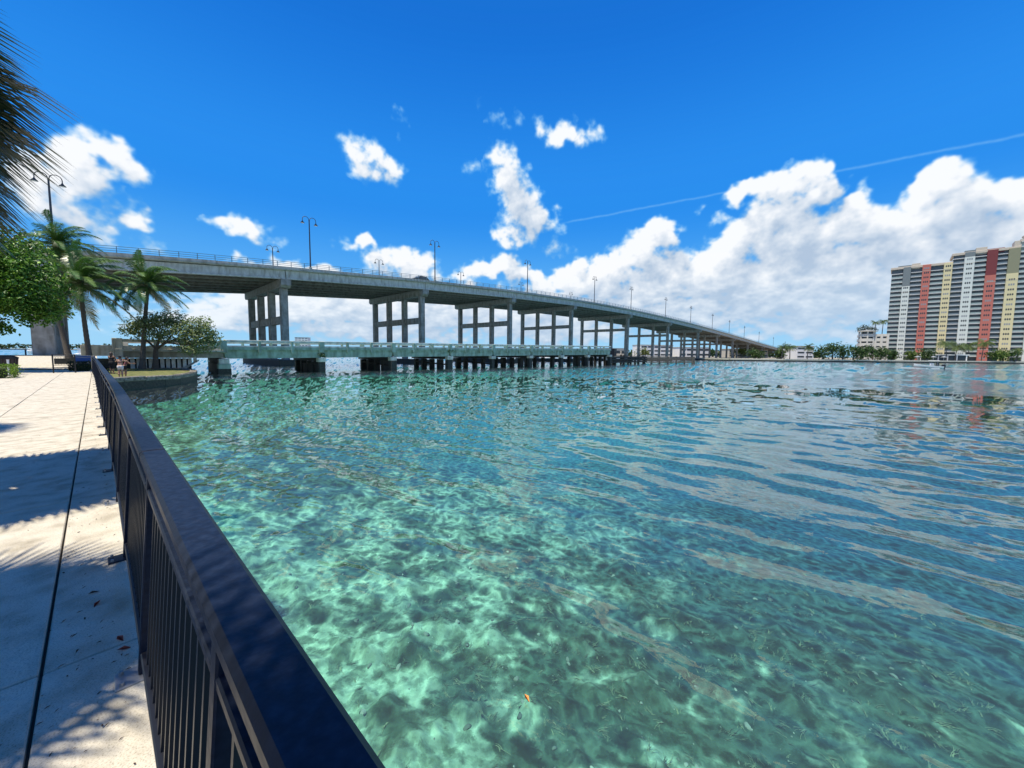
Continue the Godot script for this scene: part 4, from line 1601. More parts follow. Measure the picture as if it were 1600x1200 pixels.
func _far_shore() -> void:
	var outline := []
	for p: Array in SHORE:
		outline.append(Vector2(p[0], -p[1]))
	outline.append(Vector2(1500, -700))
	outline.append(Vector2(1500, -2600))
	outline.append(Vector2(-3000, -2600))
	outline.append(Vector2(-3000, -1000))
	var st := new_st()
	var idx := Geometry2D.triangulate_polygon(PackedVector2Array(outline))
	for i in range(0, idx.size(), 3):
		var p: Array = []
		for q in 3:
			var v: Vector2 = outline[idx[i + q]]
			p.append(Vector3(v.x, WATER + 1.25, v.y))
		tri(st, p[0], p[1], p[2], Vector3.UP)
	struct(put(st, "far_land", M.far_ground))
	# its edge: a beige cap on a dark wet foot
	var wall := thing("far_seawall", "long beige seawall edging the far shore below the towers", "seawall")
	for i in SHORE.size() - 1:
		var a := Vector3(SHORE[i][0], WATER, -SHORE[i][1])
		var b := Vector3(SHORE[i + 1][0], WATER, -SHORE[i + 1][1])
		var cap := new_st()
		bar(cap, a + Vector3(0, 1.05, 0), b + Vector3(0, 1.05, 0), 1.2, 0.75)
		put(cap, "cap", M.far_seawall if i > 5 else M.column_concrete, wall)
		var foot := new_st()
		bar(foot, a + Vector3(0, -0.2, 0), b + Vector3(0, -0.2, 0), 0.7, 1.74)
		put(foot, "foot", M.wet_pile, wall)
	# trees: broad ones right of the bridge end, dark and round
	var green := Color(0.028, 0.075, 0.018)
	var lite := Color(0.085, 0.15, 0.035)
	var list := [
		[172.5, 214.0, 4.2, 8.6, "bushy green tree left of the leafy row on the far shore"],
		[177.5, 213.5, 5.0, 10.6, "tallest of the bushy green trees left of the parking block"],
		[184.0, 214.5, 5.2, 8.9, "wide bushy tree between the tallest one and the parking block"],
		[190.0, 214.5, 4.6, 9.0, "bushy tree just before the white parking block"],
		[196.0, 216.5, 4.2, 8.0, "dark tree in front of the parking block's round corner"],
		[203.5, 217.5, 4.2, 9.2, "dark palm-like tree clump at the parking block's foot"],
		[209.0, 218.5, 3.4, 8.2, "dark tree clump beside the striped tower's left corner"],
		[140.0, 222.0, 5.5, 5.4, "low dark trees at the right end of the high bridge"],
		[152.0, 218.0, 3.2, 5.0, "round dark bush beneath the two shore palms"],
		[232.0, 224.0, 4.8, 7.2, "light green round tree before the tower's first yellow stripe"],
		[239.5, 223.5, 5.4, 6.4, "darker green tree right of the light green one before the tower"],
		[221.0, 224.0, 3.0, 6.2, "thin reddish green tree at the foot of the first red stripe"],
		[277.0, 220.5, 4.8, 7.0, "light green tree at the foot of the second yellow stripe"],
		[285.0, 221.5, 4.8, 6.2, "dark green tree at the right edge before the tower"],
	]
	for e: Array in list:
		var rr: float = e[2]
		var h: float = e[3]
		var lobes := []
		var r := RandomNumberGenerator.new()
		r.seed = hash(e[4])
		for k in 6:
			lobes.append([Vector3(r.randf_range(-0.6, 0.6) * rr, h * r.randf_range(0.40, 0.78), r.randf_range(-0.5, 0.5) * rr), Vector3(rr * 0.5, h * 0.24, rr * 0.5), 1.0])
		lobes.append([Vector3(0, h * 0.28, 0), Vector3(rr * 0.8, h * 0.26, rr * 0.7), 1.2])
		var light: bool = String(e[4]).begins_with("light")
		broad_tree("shore_tree", e[4], P(e[0], e[1], 1.25), lobes, 620, Vector2(0.62, 0.95), Color(0.07, 0.13, 0.02) if light else green, Color(0.17, 0.25, 0.05) if light else lite, [[[Vector3.ZERO, Vector3(0.1, h * 0.4, 0)], [0.35, 0.22]]], "trees along the far shore")
	far_palm("left palm of the pair at the right end of the bridge", P(145.5, 208.0, 1.2), 6.6, 4.0, Vector2(0.4, 0))
	far_palm("right palm of the pair at the right end of the bridge", P(152.0, 211.0, 1.2), 6.9, 4.0, Vector2(-0.3, 0))
	far_palm("single palm left of the low white building on the far shore", P(163.5, 213.5, 1.2), 6.8, 3.6, Vector2(0.2, 0))
	far_palm("left palm before the tower's second pale stripe, leaning left", P(249.0, 221.0, 1.2), 10.0, 5.2, Vector2(-1.5, 0))
	far_palm("right palm before the tower's second pale stripe", P(254.5, 221.5, 1.2), 8.6, 5.0, Vector2(1.4, 0))
	far_palm("left palm before the tower's second red stripe", P(263.5, 222.5, 1.2), 9.0, 5.0, Vector2(-0.8, 0))
	far_palm("tall palm right of the second red stripe of the tower", P(271.0, 222.5, 1.2), 10.4, 5.2, Vector2(1.0, 0))
	far_palm("palm at the far right edge before the tower", P(292.0, 222.5, 1.2), 6.4, 3.2, Vector2(-0.6, 0))
	far_palm("palm at the left corner of the tower's foot", P(212.5, 219.5, 1.2), 6.0, 2.6, Vector2(0.4, 0))
	# low white buildings behind
	_low_building("low white building with dark window bands between shore trees", P(193.0, 262.0, 1.25), Vector3(12.0, 8.2, 14.0), 0.1, 3, M.white_wall, M.far_ground)
	_low_building("long white low building seen between the bridge piers, leftmost", P(138.0, 380.0, 1.25), Vector3(34.0, 11.0, 16.0), 0.2, 3, M.white_wall, M.far_ground)
	_low_building("white low building seen between the short bridge piers, middle", P(172.0, 372.0, 1.25), Vector3(30.0, 9.0, 14.0), 0.15, 2, M.white_wall, M.far_ground)
	_low_building("beige low building under the falling end of the bridge", P(228.0, 380.0, 1.25), Vector3(40.0, 8.0, 14.0), 0.1, 2, M.beige_wall, M.far_ground)
	_low_building("shed with a blue-grey roof seen under the bridge by the timber fender", P(98.0, 380.0, 1.25), Vector3(26.0, 7.5, 14.0), 0.1, 1, M.beige_wall, M.blue_roof)
	_low_building("small distant block of flats above the low bridge railing", P(-478.0, 880.0, 1.25), Vector3(27.0, 33.0, 20.0), 0.2, 8, M.white_wall, M.far_ground)
	for e: Array in [[112.0, 330.0, 6.0, 7.0, "yellow-green tree left of the white buildings under the bridge"], [196.0, 330.0, 7.0, 9.0, "yellow-green tree behind the short right-hand bridge piers"], [214.0, 338.0, 6.0, 7.5, "green tree behind the last bridge piers"]]:
		var lobes := []
		for k in 5:
			lobes.append([Vector3((k - 2) * e[2] * 0.3, e[3] * (0.5 + 0.12 * (k % 3)), 0), Vector3(e[2] * 0.4, e[3] * 0.28, e[2] * 0.4), 1.0])
		broad_tree("shore_tree", e[4], P(e[0], e[1], 1.25), lobes, 380, Vector2(0.9, 1.3), Color(0.10, 0.14, 0.02), Color(0.24, 0.26, 0.05), [[[Vector3.ZERO, Vector3(0, e[3] * 0.4, 0)], [0.35, 0.22]]], "trees along the far shore")
	# the far-off wooded shores, which read as one mass
	for strip: Array in [["distant_woods", -1500.0, -560.0, 960.0, 15.0, 2600], ["distant_woods", -560.0, 60.0, 880.0, 7.0, 1400], ["distant_woods", 60.0, 420.0, 520.0, 9.0, 1500]]:
		var r := RandomNumberGenerator.new()
		r.seed = int(strip[1])
		var nz := FastNoiseLite.new()
		nz.frequency = 0.02
		var pl := []
		for i in int(strip[5]):
			var x := r.randf_range(strip[1], strip[2])
			var h: float = strip[4] * (0.55 + 0.7 * absf(nz.get_noise_1d(x))) 
			var up := Vector3(r.randfn(), 1.2 + r.randfn(), r.randfn()).normalized()
			var fw := up.cross(Vector3(r.randfn(), r.randfn(), r.randfn())).normalized()
			pl.append(Transform3D(Basis(up.cross(fw), up, fw) * r.randf_range(0.7, 1.3), P(x, strip[3] + r.randf_range(-8, 14) + maxf(0, (x + 60) * -0.02), 1.2 + h * sqrt(r.randf()))))
		scatter(strip[0], leaf_mesh(4.0, 5.5), M.leaf, pl, leaf_colors(pl.size(), Color(0.03, 0.065, 0.028), Color(0.06, 0.105, 0.045), r))

func _low_building(label: String, at: Vector3, s: Vector3, turn: float, floors: int, wall: Material, roof: Material) -> void:
	var b := thing("low_building", label, "building", at, turn)
	var st := new_st()
	box(st, Vector3(0, s.y * 0.5, 0), s)
	put(st, "wall", wall, b)
	st = new_st()
	box(st, Vector3(0, s.y + 0.2, 0), Vector3(s.x + 0.8, 0.4, s.z + 0.8), 0.05)
	put(st, "roof", roof, b)
	for f in floors:
		var n := maxi(2, int(s.x / 6.0))
		for k in n:
			st = new_st()
			box(st, Vector3((k + 0.5) / n * s.x - s.x * 0.5, (f + 0.55) / floors * s.y, s.z * 0.5 + 0.01), Vector3(s.x / n * 0.78, s.y / floors * 0.36, 0.14))
			put(st, "window", M.dark_glass, b)

# ------------------------------------------------------------------ the striped tower
const TW_F := 3.03
func _tower() -> void:
	var tw := thing("striped_tower", "tall apartment tower with red, yellow and white vertical stripes and banded balconies", "apartment tower", P(270.6, 280.0, 1.25), -deg_to_rad(45.0))
	# blocks: [x0, x1, roof height]
	var blocks := [[0.0, 28.6, 63.6], [28.6, 55.8, 68.7], [55.8, 92.0, 72.8]]
	for i in 3:
		var b: Array = blocks[i]
		var st := new_st()
		box(st, Vector3((b[0] + b[1]) * 0.5, b[2] * 0.5, -9.0), Vector3(b[1] - b[0] - 0.01, b[2], 18.0))
		put(st, "wall", M.tower_glass, tw)
		st = new_st()
		box(st, Vector3((b[0] + b[1]) * 0.5 - 0.3, b[2] + 0.75, -8.2), Vector3(b[1] - b[0] + 0.7, 1.5, 19.2), 0.08)
		put(st, "cornice", M.tower_cornice, tw)
	# stripes: [x0, x1, top of the colour, roof, colour, upper colour]
	var stripes := [
		[5.7, 9.5, 51.3, 64.4, M.tower_pale, M.tower_grey],
		[14.9, 18.8, 64.8, 64.8, M.tower_red, null],
		[24.7, 28.5, 64.4, 64.4, M.tower_yellow, null],
		[33.4, 37.8, 66.8, 69.9, M.tower_pale, M.tower_grey],
		[42.6, 47.0, 54.0, 69.7, M.tower_red, M.tower_maroon],
		[51.0, 55.6, 54.0, 69.2, M.tower_yellow, M.tower_olive],
		[60.3, 64.8, 60.0, 73.8, M.tower_pale, M.tower_grey],
		[70.0, 74.6, 60.0, 73.8, M.tower_red, M.tower_maroon],
		[80.0, 84.6, 60.0, 73.8, M.tower_yellow, M.tower_olive],
	]
	var win: Mesh = null
	var st := new_st()
	for k in 3:
		box(st, Vector3((k - 1) * 0.88, 0, 0), Vector3(0.62, 1.15, 0.1))
	win = st.commit()
	for e: Array in stripes:
		st = new_st()
		var w: float = e[1] - e[0]
		var cx: float = (e[0] + e[1]) * 0.5
		box(st, Vector3(cx, e[2] * 0.5, 0.3), Vector3(w, e[2], 4.0), 0.05)
		var body := put(st, "stripe", e[4], tw)
		if e[5] != null:
			st = new_st()
			box(st, Vector3(cx, (e[2] + e[3]) * 0.5 + 0.002, 0.25), Vector3(w - 0.1, e[3] - e[2], 4.0), 0.05)
			put(st, "stripe_top", e[5], tw)
		var f := 0
		while f * TW_F + 2.2 < e[2] - 0.4:
			var o := put_mesh(win, "window_row", M.dark_glass if (f + int(cx)) % 4 else M.pale_glass, body)
			o.position = Vector3(cx, f * TW_F + 1.75, 2.28)
			f += 1
		for y: float in [e[2] - 4.1, 7.2]:
			st = new_st()
			box(st, Vector3(cx, y, 0.34), Vector3(w + 0.14, 0.22, 4.05))
			put(st, "string_course", M.tower_cornice, body)
	# balcony bays between the stripes: white slabs with glass rails, each a balcony
	var edges := [0.0]
	for e: Array in stripes:
		edges.append(e[0])
		edges.append(e[1])
	edges.append(92.0)
	for i in range(0, edges.size(), 2):
		var x0: float = edges[i]
		var x1: float = edges[i + 1]
		if x1 - x0 < 0.5:
			continue
		var roof := 63.6 if x1 < 28.6 else (68.7 if x1 < 55.8 else 72.8)
		st = new_st()
		box(st, Vector3(0, 0, 0), Vector3(x1 - x0 - 0.02, 0.52, 1.7), 0.02)
		var slab := st.commit()
		st = new_st()
		box(st, Vector3(0, 0.72, 0.78), Vector3(x1 - x0 - 0.1, 0.95, 0.08))
		var rail := st.commit()
		for f in int(roof / TW_F):
			var o := put_mesh(slab, "balcony", M.tower_slab, tw)
			o.position = Vector3((x0 + x1) * 0.5, (f + 1) * TW_F - 0.2, 0.83)
			if f < int(roof / TW_F) - 1:
				put_mesh(rail, "rail", M.tower_rail if i % 4 == 0 else M.tower_rail_dark, o)
	# roof rooms and the round crown at the right
	for e: Array in [[9.6, 13.8, 66.6, M.tower_cornice], [3.0, 9.5, 65.9, M.tower_grey], [37.9, 42.5, 72.2, M.tower_cornice], [33.2, 37.9, 71.2, M.tower_grey], [42.4, 49.5, 70.6, M.tower_maroon], [53.0, 57.5, 73.6, M.tower_cornice]]:
		st = new_st()
		var y0 := 63.0 if e[0] < 28 else 68.0
		box(st, Vector3((e[0] + e[1]) * 0.5, (y0 + e[2]) * 0.5, -3.0), Vector3(e[1] - e[0], e[2] - y0, 8.0), 0.06)
		put(st, "roof_room", e[3], tw)
	st = new_st()
	tube(st, [Vector3(68, 74.2, -8), Vector3(68, 76.4, -8), Vector3(68, 77.0, -8), Vector3(68, 77.4, -8)], [10.5, 10.5, 11.4, 11.4], 28)
	put(st, "round_crown", M.tower_cornice, tw)
	# ground-floor pavilion
	var pv := thing("white_pavilion", "low white pavilion with dark glass at the foot of the striped tower", "building", P(254.0, 228.0, 1.25), -deg_to_rad(40.0))
	st = new_st()
	box(st, Vector3(0, 1.6, 0), Vector3(19.0, 3.2, 8.0))
	put(st, "wall", M.dark_glass, pv)
	st = new_st()
	box(st, Vector3(0, 3.4, 0), Vector3(20.0, 0.5, 9.0), 0.05)
	put(st, "roof", M.white_wall, pv)
	for k in 6:
		st = new_st()
		box(st, Vector3(-9.0 + k * 3.6, 1.6, 4.1), Vector3(0.45, 3.2, 0.4))
		put(st, "column", M.white_wall, pv)
	for k in 3:
		var um := thing("white_parasol", ["white parasol before the tower, left of the palms", "white parasol before the tower beside a dark tree", "white parasol at the pavilion's left end"][k], "parasol", P([231.0, 240.0, 246.0][k], 219.6, 1.25), 0.0, "parasols before the tower")
		st = new_st()
		tube(st, [Vector3(0, 0, 0), Vector3(0, 2.3, 0)], [0.06, 0.06], 6)
		put(st, "pole", M.white_wall, um)
		st = new_st()
		tube(st, [Vector3(0, 2.0, 0), Vector3(0, 2.7, 0)], [1.7, 0.05], 8, false)
		put(st, "canopy", M.white_wall, um)

# ------------------------------------------------------------------ parking block with a round corner
func _garage() -> void:
	var g := thing("parking_block", "white open parking block with a round corner turret beside the striped tower", "parking garage", P(246.5, 250.0, 1.25), -0.42)
	var st := new_st()
	box(st, Vector3(-8.2, 8.0, -8.0), Vector3(9.6, 16.0, 15.5))
	put(st, "inside", M.dark_glass, g)
	for f in 6:
		st = new_st()
		box(st, Vector3(-8.2, f * 3.0 + 1.0, -7.8), Vector3(10.8, 2.05 if f < 5 else 1.6, 16.4), 0.05)
		put(st, "floor_band", M.garage_wall, g)
	for k in 3:
		st = new_st()
		box(st, Vector3(-9.3 + k * 3.1, 8.4, 0.3), Vector3(1.2, 16.8, 0.7), 0.04)
		put(st, "pilaster", M.garage_wall, g)
	for f in 6:
		st = new_st()
		tube(st, [Vector3(-13.0, f * 3.0 + 0.0, -2.0), Vector3(-13.0, f * 3.0 + 1.9, -2.0)], [4.0, 4.0], 20)
		put(st, "turret_band", M.garage_wall, g)
	st = new_st()
	tube(st, [Vector3(-13.0, 0, -2.0), Vector3(-13.0, 18.6, -2.0)], [3.1, 3.1], 16)
	put(st, "turret_core", M.dark_glass, g)
	for k in 7:
		var a := TAU * k / 7.0
		st = new_st()
		box(st, Vector3(-13.0 + cos(a) * 3.9, 9.3, -2.0 + sin(a) * 3.9), Vector3(0.6, 18.6, 0.6))
		put(st, "turret_post", M.garage_wall, g)
	st = new_st()
	tube(st, [Vector3(-13.0, 18.5, -2.0), Vector3(-13.0, 18.9, -2.0), Vector3(-13.0, 19.7, -2.0)], [5.0, 5.0, 0.6], 22)
	put(st, "turret_roof", M.garage_wall, g)
	# planting on its roof
	var at := g.position + Basis(Vector3.UP, g.rotation.y) * Vector3(-11.0, 17.0, -6.0)
	broad_tree("roof_shrubs", "dark rounded shrubs on the roof behind the parking block's turret", at, [[Vector3(-5, 3.2, 0), Vector3(3.6, 1.5, 2.5), 1.0], [Vector3(-1.5, 4.4, 0), Vector3(4.0, 1.5, 2.5), 1.2], [Vector3(2.5, 3.4, 0), Vector3(3.2, 1.6, 2.5), 1.0]], 520, Vector2(0.5, 0.8), Color(0.03, 0.055, 0.025), Color(0.08, 0.11, 0.05), [[[Vector3(0, 0, 0), Vector3(0, 3, 0)], [0.2, 0.15]]])
	var b := Basis(Vector3.UP, g.rotation.y)
	far_palm("left of the two palms on the parking block's roof", g.position + b * Vector3(-7.4, 16.3, -6.0), 8.4, 3.2, Vector2(-0.5, 0), "palms on the parking block roof")
	far_palm("right of the two palms on the parking block's roof", g.position + b * Vector3(-3.9, 16.3, -6.0), 9.2, 3.3, Vector2(0.3, 0), "palms on the parking block roof")

# ------------------------------------------------------------------ boats and wake
func _boats() -> void:
	var at := P(104.9, 96.8, -0.04)
	var bt := thing("motor_boat", "small white motor boat with a canopy speeding left past the tower", "boat", at, deg_to_rad(62.0))
	bt.scale = Vector3.ONE * 0.8
	var st := new_st()
	# hull lofted from stern (z = 3) to bow (z = -3.4), bow up
	var rows := []
	for k in 9:
		var q := k / 8.0
		var z := lerpf(3.0, -3.5, q)
		var wd := 1.12 * pow(1.0 - pow(q, 3.2), 0.6) + 0.02
		var lift := 0.30 * q + 0.45 * q * q
		rows.append([Vector3(-wd, 0.85 + lift, z), Vector3(-wd * 0.86, 0.25 + lift, z), Vector3(0, -0.25 + lift * 1.3, z), Vector3(wd * 0.86, 0.25 + lift, z), Vector3(wd, 0.85 + lift, z)])
	for k in 8:
		for j in 4:
			face(st, rows[k][j], rows[k][j + 1], rows[k + 1][j + 1], rows[k + 1][j], Vector3(j - 1.5, -0.4, 0))
		face(st, rows[k][0] - Vector3(0, 0.25, 0), rows[k][4] - Vector3(0, 0.25, 0), rows[k + 1][4] - Vector3(0, 0.25, 0), rows[k + 1][0] - Vector3(0, 0.25, 0), Vector3.UP)
	face(st, rows[0][0], rows[0][1], rows[0][3], rows[0][4], Vector3(0, 0, 1))
	tri(st, rows[0][1], rows[0][2], rows[0][3], Vector3(0, 0, 1))
	put(st, "hull", M.white_wall, bt)
	st = new_st()
	for x: float in [-0.7, 0.7]:
		for z: float in [0.4, 1.7]:
			tube(st, [Vector3(x, 0.8, z), Vector3(x * 0.9, 2.5, z - 0.1)], [0.045, 0.045], 6)
	put(st, "frame", M.galvanised, bt)
	st = new_st()
	box(st, Vector3(0, 2.55, 1.0), Vector3(1.9, 0.14, 2.1), 0.05)
	put(st, "canopy", M.white_wall, bt)
	st = new_st()
	box(st, Vector3(0, 1.2, 0.6), Vector3(0.9, 1.2, 0.7), 0.08)
	put(st, "console", M.white_wall, bt)
	for x: float in [-0.4, 0.4]:
		st = new_st()
		box(st, Vector3(x, 0.95, 3.25), Vector3(0.45, 0.9, 0.6), 0.1)
		box(st, Vector3(x, 0.2, 3.3), Vector3(0.18, 0.9, 0.25))
		put(st, "outboard_motor", M.rail_dark, bt)
	st = new_st()
	box(st, Vector3(0, 1.55, 1.9), Vector3(1.7, 1.5, 0.1), 0.03)
	put(st, "aft_curtain", M.rail_dark, bt)
	st = new_st()
	box(st, Vector3(0, 0.95, -1.1), Vector3(1.2, 0.5, 0.9), 0.12)
	put(st, "bow_seat", M.white_wall, bt)
	# foam: a low broken ridge behind the boat and spray at the bow
	var r := RandomNumberGenerator.new()
	r.seed = 12
	var flake := new_st()
	tube(flake, [Vector3(0, -0.02, 0), Vector3(0, 0.03, 0), Vector3(0, 0.05, 0)], [0.5, 0.42, 0.1], 7)
	var fl := flake.commit()
	var pl := []
	var back := Basis(Vector3.UP, deg_to_rad(62.0)) * Vector3(0, 0, 1)
	var side := back.cross(Vector3.UP)
	for i in 900:
		var d := 3.0 + pow(r.randf(), 1.4) * 75.0
		var w := 0.25 + d * 0.006
		var gap := sin(d * 0.55) + sin(d * 0.21 + 1.0)
		if gap < -0.7:
			continue
		var p := at + back * d + side * r.randfn(0.0, w * 0.45)
		pl.append(Transform3D(Basis(Vector3.UP, r.randf() * TAU).scaled(Vector3(r.randf_range(0.25, 0.6), 1, r.randf_range(0.15, 0.35))), Vector3(p.x, WATER + 0.06, p.z)))
	for i in 260:
		var d := r.randf_range(-5.0, 1.6)
		var p := at + back * d + side * r.randfn(0.0, 0.25 + 0.06 * (d + 5.5))
		pl.append(Transform3D(Basis(Vector3.UP, r.randf() * TAU).scaled(Vector3(r.randf_range(0.15, 0.45), r.randf_range(1, 3), r.randf_range(0.15, 0.35))), Vector3(p.x, WATER + 0.06, p.z)))
	scatter("wake_foam", fl, M.foam, pl, [])
	# sails and moored boats far off
	for e: Array in [[733.0, -22.5, 205.0, 11.5, "distant sailing boat mast seen between the second and third tall piers"], [850.0, 16.5, 200.0, 10.0, "left of two distant masts seen under the third bridge span"], [856.0, 18.5, 200.0, 11.0, "right of two distant masts seen under the third bridge span"], [122.0, -158.0, 140.0, 3.6, "small white sail beyond the plaza rail between palm trunks"]]:
		var sb := thing("sailing_boat", e[4], "sailing boat", P(e[1], e[2], -0.1), 0.7)
		_small_hull(sb, 3.2, 0.9)
		st = new_st()
		tube(st, [Vector3(0, 0.5, 0), Vector3(0, e[3], 0)], [0.07, 0.05], 6)
		put(st, "mast", M.white_wall, sb)
		st = new_st()
		if e[0] < 200.0:
			prism(st, [Vector2(0.15, 1.0), Vector2(2.0, 1.0), Vector2(0.15, e[3] - 0.2)], -0.02, 0.02)
		else:
			tube(st, [Vector3(0, 1.5, 0), Vector3(0, 1.6, 2.4)], [0.14, 0.12], 6)
		put(st, "sail", M.white_wall, sb)
	for e: Array in [[-262.0, 210.0, 1.0, "white motor yacht moored at the far left behind the litter bin"], [-196.0, 180.0, 0.8, "pale moored boat just left of the big grey bridge pier"], [-330.0, 280.0, 1.2, "white cabin boat far left under the leafy branch"]]:
		var sb := thing("moored_boat", e[3], "boat", P(e[0], e[1], -0.1), 1.1)
		_small_hull(sb, 5.5 * e[2], 1.4 * e[2])
		st = new_st()
		box(st, Vector3(0, 1.9 * e[2], 0.6), Vector3(2.2, 1.5, 5.0) * e[2], 0.15)
		put(st, "cabin", M.white_wall, sb)
		st = new_st()
		box(st, Vector3(0, 2.1 * e[2], 0.6), Vector3(2.25, 0.5, 4.4) * e[2])
		put(st, "window", M.dark_glass, sb)
		st = new_st()
		box(st, Vector3(0, 3.6 * e[2], 1.0), Vector3(2.0, 0.15, 2.6) * e[2], 0.03)
		for x: float in [-0.8, 0.8]:
			tube(st, [Vector3(x, 2.4, 0.4) * e[2], Vector3(x, 3.6, 0.4) * e[2]], [0.05, 0.05], 5)
		put(st, "flybridge", M.white_wall, sb)

func _small_hull(parent: Node3D, half: float, high: float) -> void:
	var st := new_st()
	var rows := []
	for k in 7:
		var q := k / 6.0
		var z := lerpf(half, -half, q)
		var wd := half * 0.30 * pow(1.0 - pow(q, 3.0), 0.6) + 0.02
		var lift := high * 0.4 * q * q
		rows.append([Vector3(-wd, high + lift, z), Vector3(-wd * 0.7, -0.3, z), Vector3(wd * 0.7, -0.3, z), Vector3(wd, high + lift, z)])
	for k in 6:
		for j in 3:
			face(st, rows[k][j], rows[k][j + 1], rows[k + 1][j + 1], rows[k + 1][j], Vector3(j - 1, -0.2, 0))
		face(st, rows[k][0], rows[k][3], rows[k + 1][3], rows[k + 1][0], Vector3.UP)
	face(st, rows[0][0], rows[0][1], rows[0][2], rows[0][3], Vector3(0, 0, 1))
	put(st, "hull", M.white_wall, parent)

# ------------------------------------------------------------------ railings (walk coordinates: x = r, z = -a)
func _rail_r(h: float) -> float:                       # it leans out a little over the water
	return lerpf(0.085, 0.170, h / 1.08)

func _railing_run(root: Node3D, pts: Array, post_step: float, baluster_step: float) -> void:
	# pts: [dr, a] along the run, dr added to the lean
	var length := 0.0
	for i in pts.size() - 1:
		length += Vector2(pts[i][0], pts[i][1]).distance_to(Vector2(pts[i + 1][0], pts[i + 1][1]))
	var at := func(d: float, h: float) -> Vector3:
		var left := d
		for i in pts.size() - 1:
			var p := Vector2(pts[i][0], pts[i][1])
			var q := Vector2(pts[i + 1][0], pts[i + 1][1])
			var l := p.distance_to(q)
			if left <= l or i == pts.size() - 2:
				var v := p.lerp(q, left / l)
				return Vector3(v.x + _rail_r(h), h, -v.y)
			left -= l
		return Vector3.ZERO
	for spec: Array in [["top_rail", 1.055, 0.098, 0.05, 0.011, M.rail_paint, 0.0], ["mid_rail", 0.90, 0.048, 0.032, 0.005, M.rail_paint, 0.0], ["bottom_rail", 0.105, 0.044, 0.034, 0.005, M.rail_dark, 0.0]]:
		var d := 0.0
		for i in pts.size() - 1:
			var l := Vector2(pts[i][0], pts[i][1]).distance_to(Vector2(pts[i + 1][0], pts[i + 1][1]))
			var st := new_st()
			bar(st, at.call(d + 0.003, spec[1]), at.call(d + l - 0.003, spec[1]), spec[2], spec[3], spec[4])
			put(st, spec[0], spec[5], root)
			d += l
	var d := 0.06
	var bmesh: Mesh = null
	var k := 0
	while d < length:
		var st := new_st()
		var a: Vector3 = at.call(d, 0.012)
		var b: Vector3 = at.call(d, 1.03)
		bar(st, a, b, 0.052, 0.052, 0.005)
		var post := put(st, "post", M.rail_paint, root)
		st = new_st()
		box(st, a + Vector3(-0.03, -0.004, 0), Vector3(0.15, 0.012, 0.13), 0.003)
		var plate := put(st, "base_plate", M.galvanised if k % 2 else M.rail_paint, post)
		for s: float in [-0.045, 0.045]:
			st = new_st()
			tube(st, [a + Vector3(-0.082, 0.002, s), a + Vector3(-0.082, 0.018, s)], [0.011, 0.009], 6)
			put(st, "bolt", M.galvanised, post)
		d += post_step
		k += 1
	d = 0.11
	while d < length - 0.03:
		if absf(fposmod(d - 0.06 + post_step * 0.5, post_step) - post_step * 0.5) > 0.045:
			var a: Vector3 = at.call(d, 0.12)
			var b: Vector3 = at.call(d, 0.888)
			if bmesh == null:
				var st := new_st()
				bar(st, Vector3.ZERO, b - a, 0.017, 0.017)
				bmesh = st.commit()
			var o := put_mesh(bmesh, "baluster", M.rail_dark, root)
			o.position = a
		d += baluster_step

func _railing() -> void:
	var t := thing("metal_railing", "long near dark navy metal railing running straight along the walk's edge", "railing", Vector3.ZERO, -WALK_AZ)
	_railing_run(t, [[0.0, -2.2], [0.0, 2.6], [0.0, 6.8], [-0.012, 9.0], [-0.035, 11.2]], 1.55, 0.095)
	t = thing("far_railing", "farther stretch of dark metal railing curving away to its pale end post", "railing", Vector3.ZERO, -WALK_AZ)
	_railing_run(t, [[-0.040, 11.3], [-0.075, 15.0], [-0.13, 22.0], [-0.185, 29.0], [-0.25, 34.0], [-0.34, 39.6]], 1.75, 0.118)
	var st := new_st()
	box(st, Vector3(-0.19, 0.56, -39.7), Vector3(0.16, 1.12, 0.16), 0.02)
	put(st, "end_post", M.column_concrete, t)

# ------------------------------------------------------------------ things on the walk and the plaza
func _promontory_things() -> void:
	pass

func hedge(called: String, label: String, at: Vector3, s: Vector3, turn: float, count: int, base: Color, light: Color, leaf: Vector2) -> void:
	var t := thing(called, label, "hedge", at, turn)
	var r := RandomNumberGenerator.new()
	r.seed = hash(label)
	var st := new_st()
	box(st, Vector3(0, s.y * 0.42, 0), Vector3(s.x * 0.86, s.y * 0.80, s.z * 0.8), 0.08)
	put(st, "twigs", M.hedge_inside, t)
	var pl := []
	for i in count:
		var q := Vector3(r.randf_range(-0.5, 0.5), r.randf_range(0.0, 1.0), r.randf_range(-0.5, 0.5))
		var f := r.randi_range(0, 4)
		if f == 0 or f == 1:
			q.y = 1.0
		elif f == 2:
			q.x = 0.5
		elif f == 3:
			q.z = 0.5
		else:
			q.x = -0.5
		q += Vector3(r.randfn(), r.randfn(), r.randfn()) * 0.035
		var up := Vector3(r.randfn() + q.x, r.randfn() + 1.0, r.randfn() + q.z).normalized()
		var fw := up.cross(Vector3(r.randfn(), r.randfn(), r.randfn())).normalized()
		pl.append(Transform3D(Basis(up.cross(fw), up, fw) * r.randf_range(0.7, 1.3), q * s))
	scatter("leaves", leaf_mesh(leaf.x, leaf.y), M.leaf, pl, leaf_colors(pl.size(), base, light, r), t)

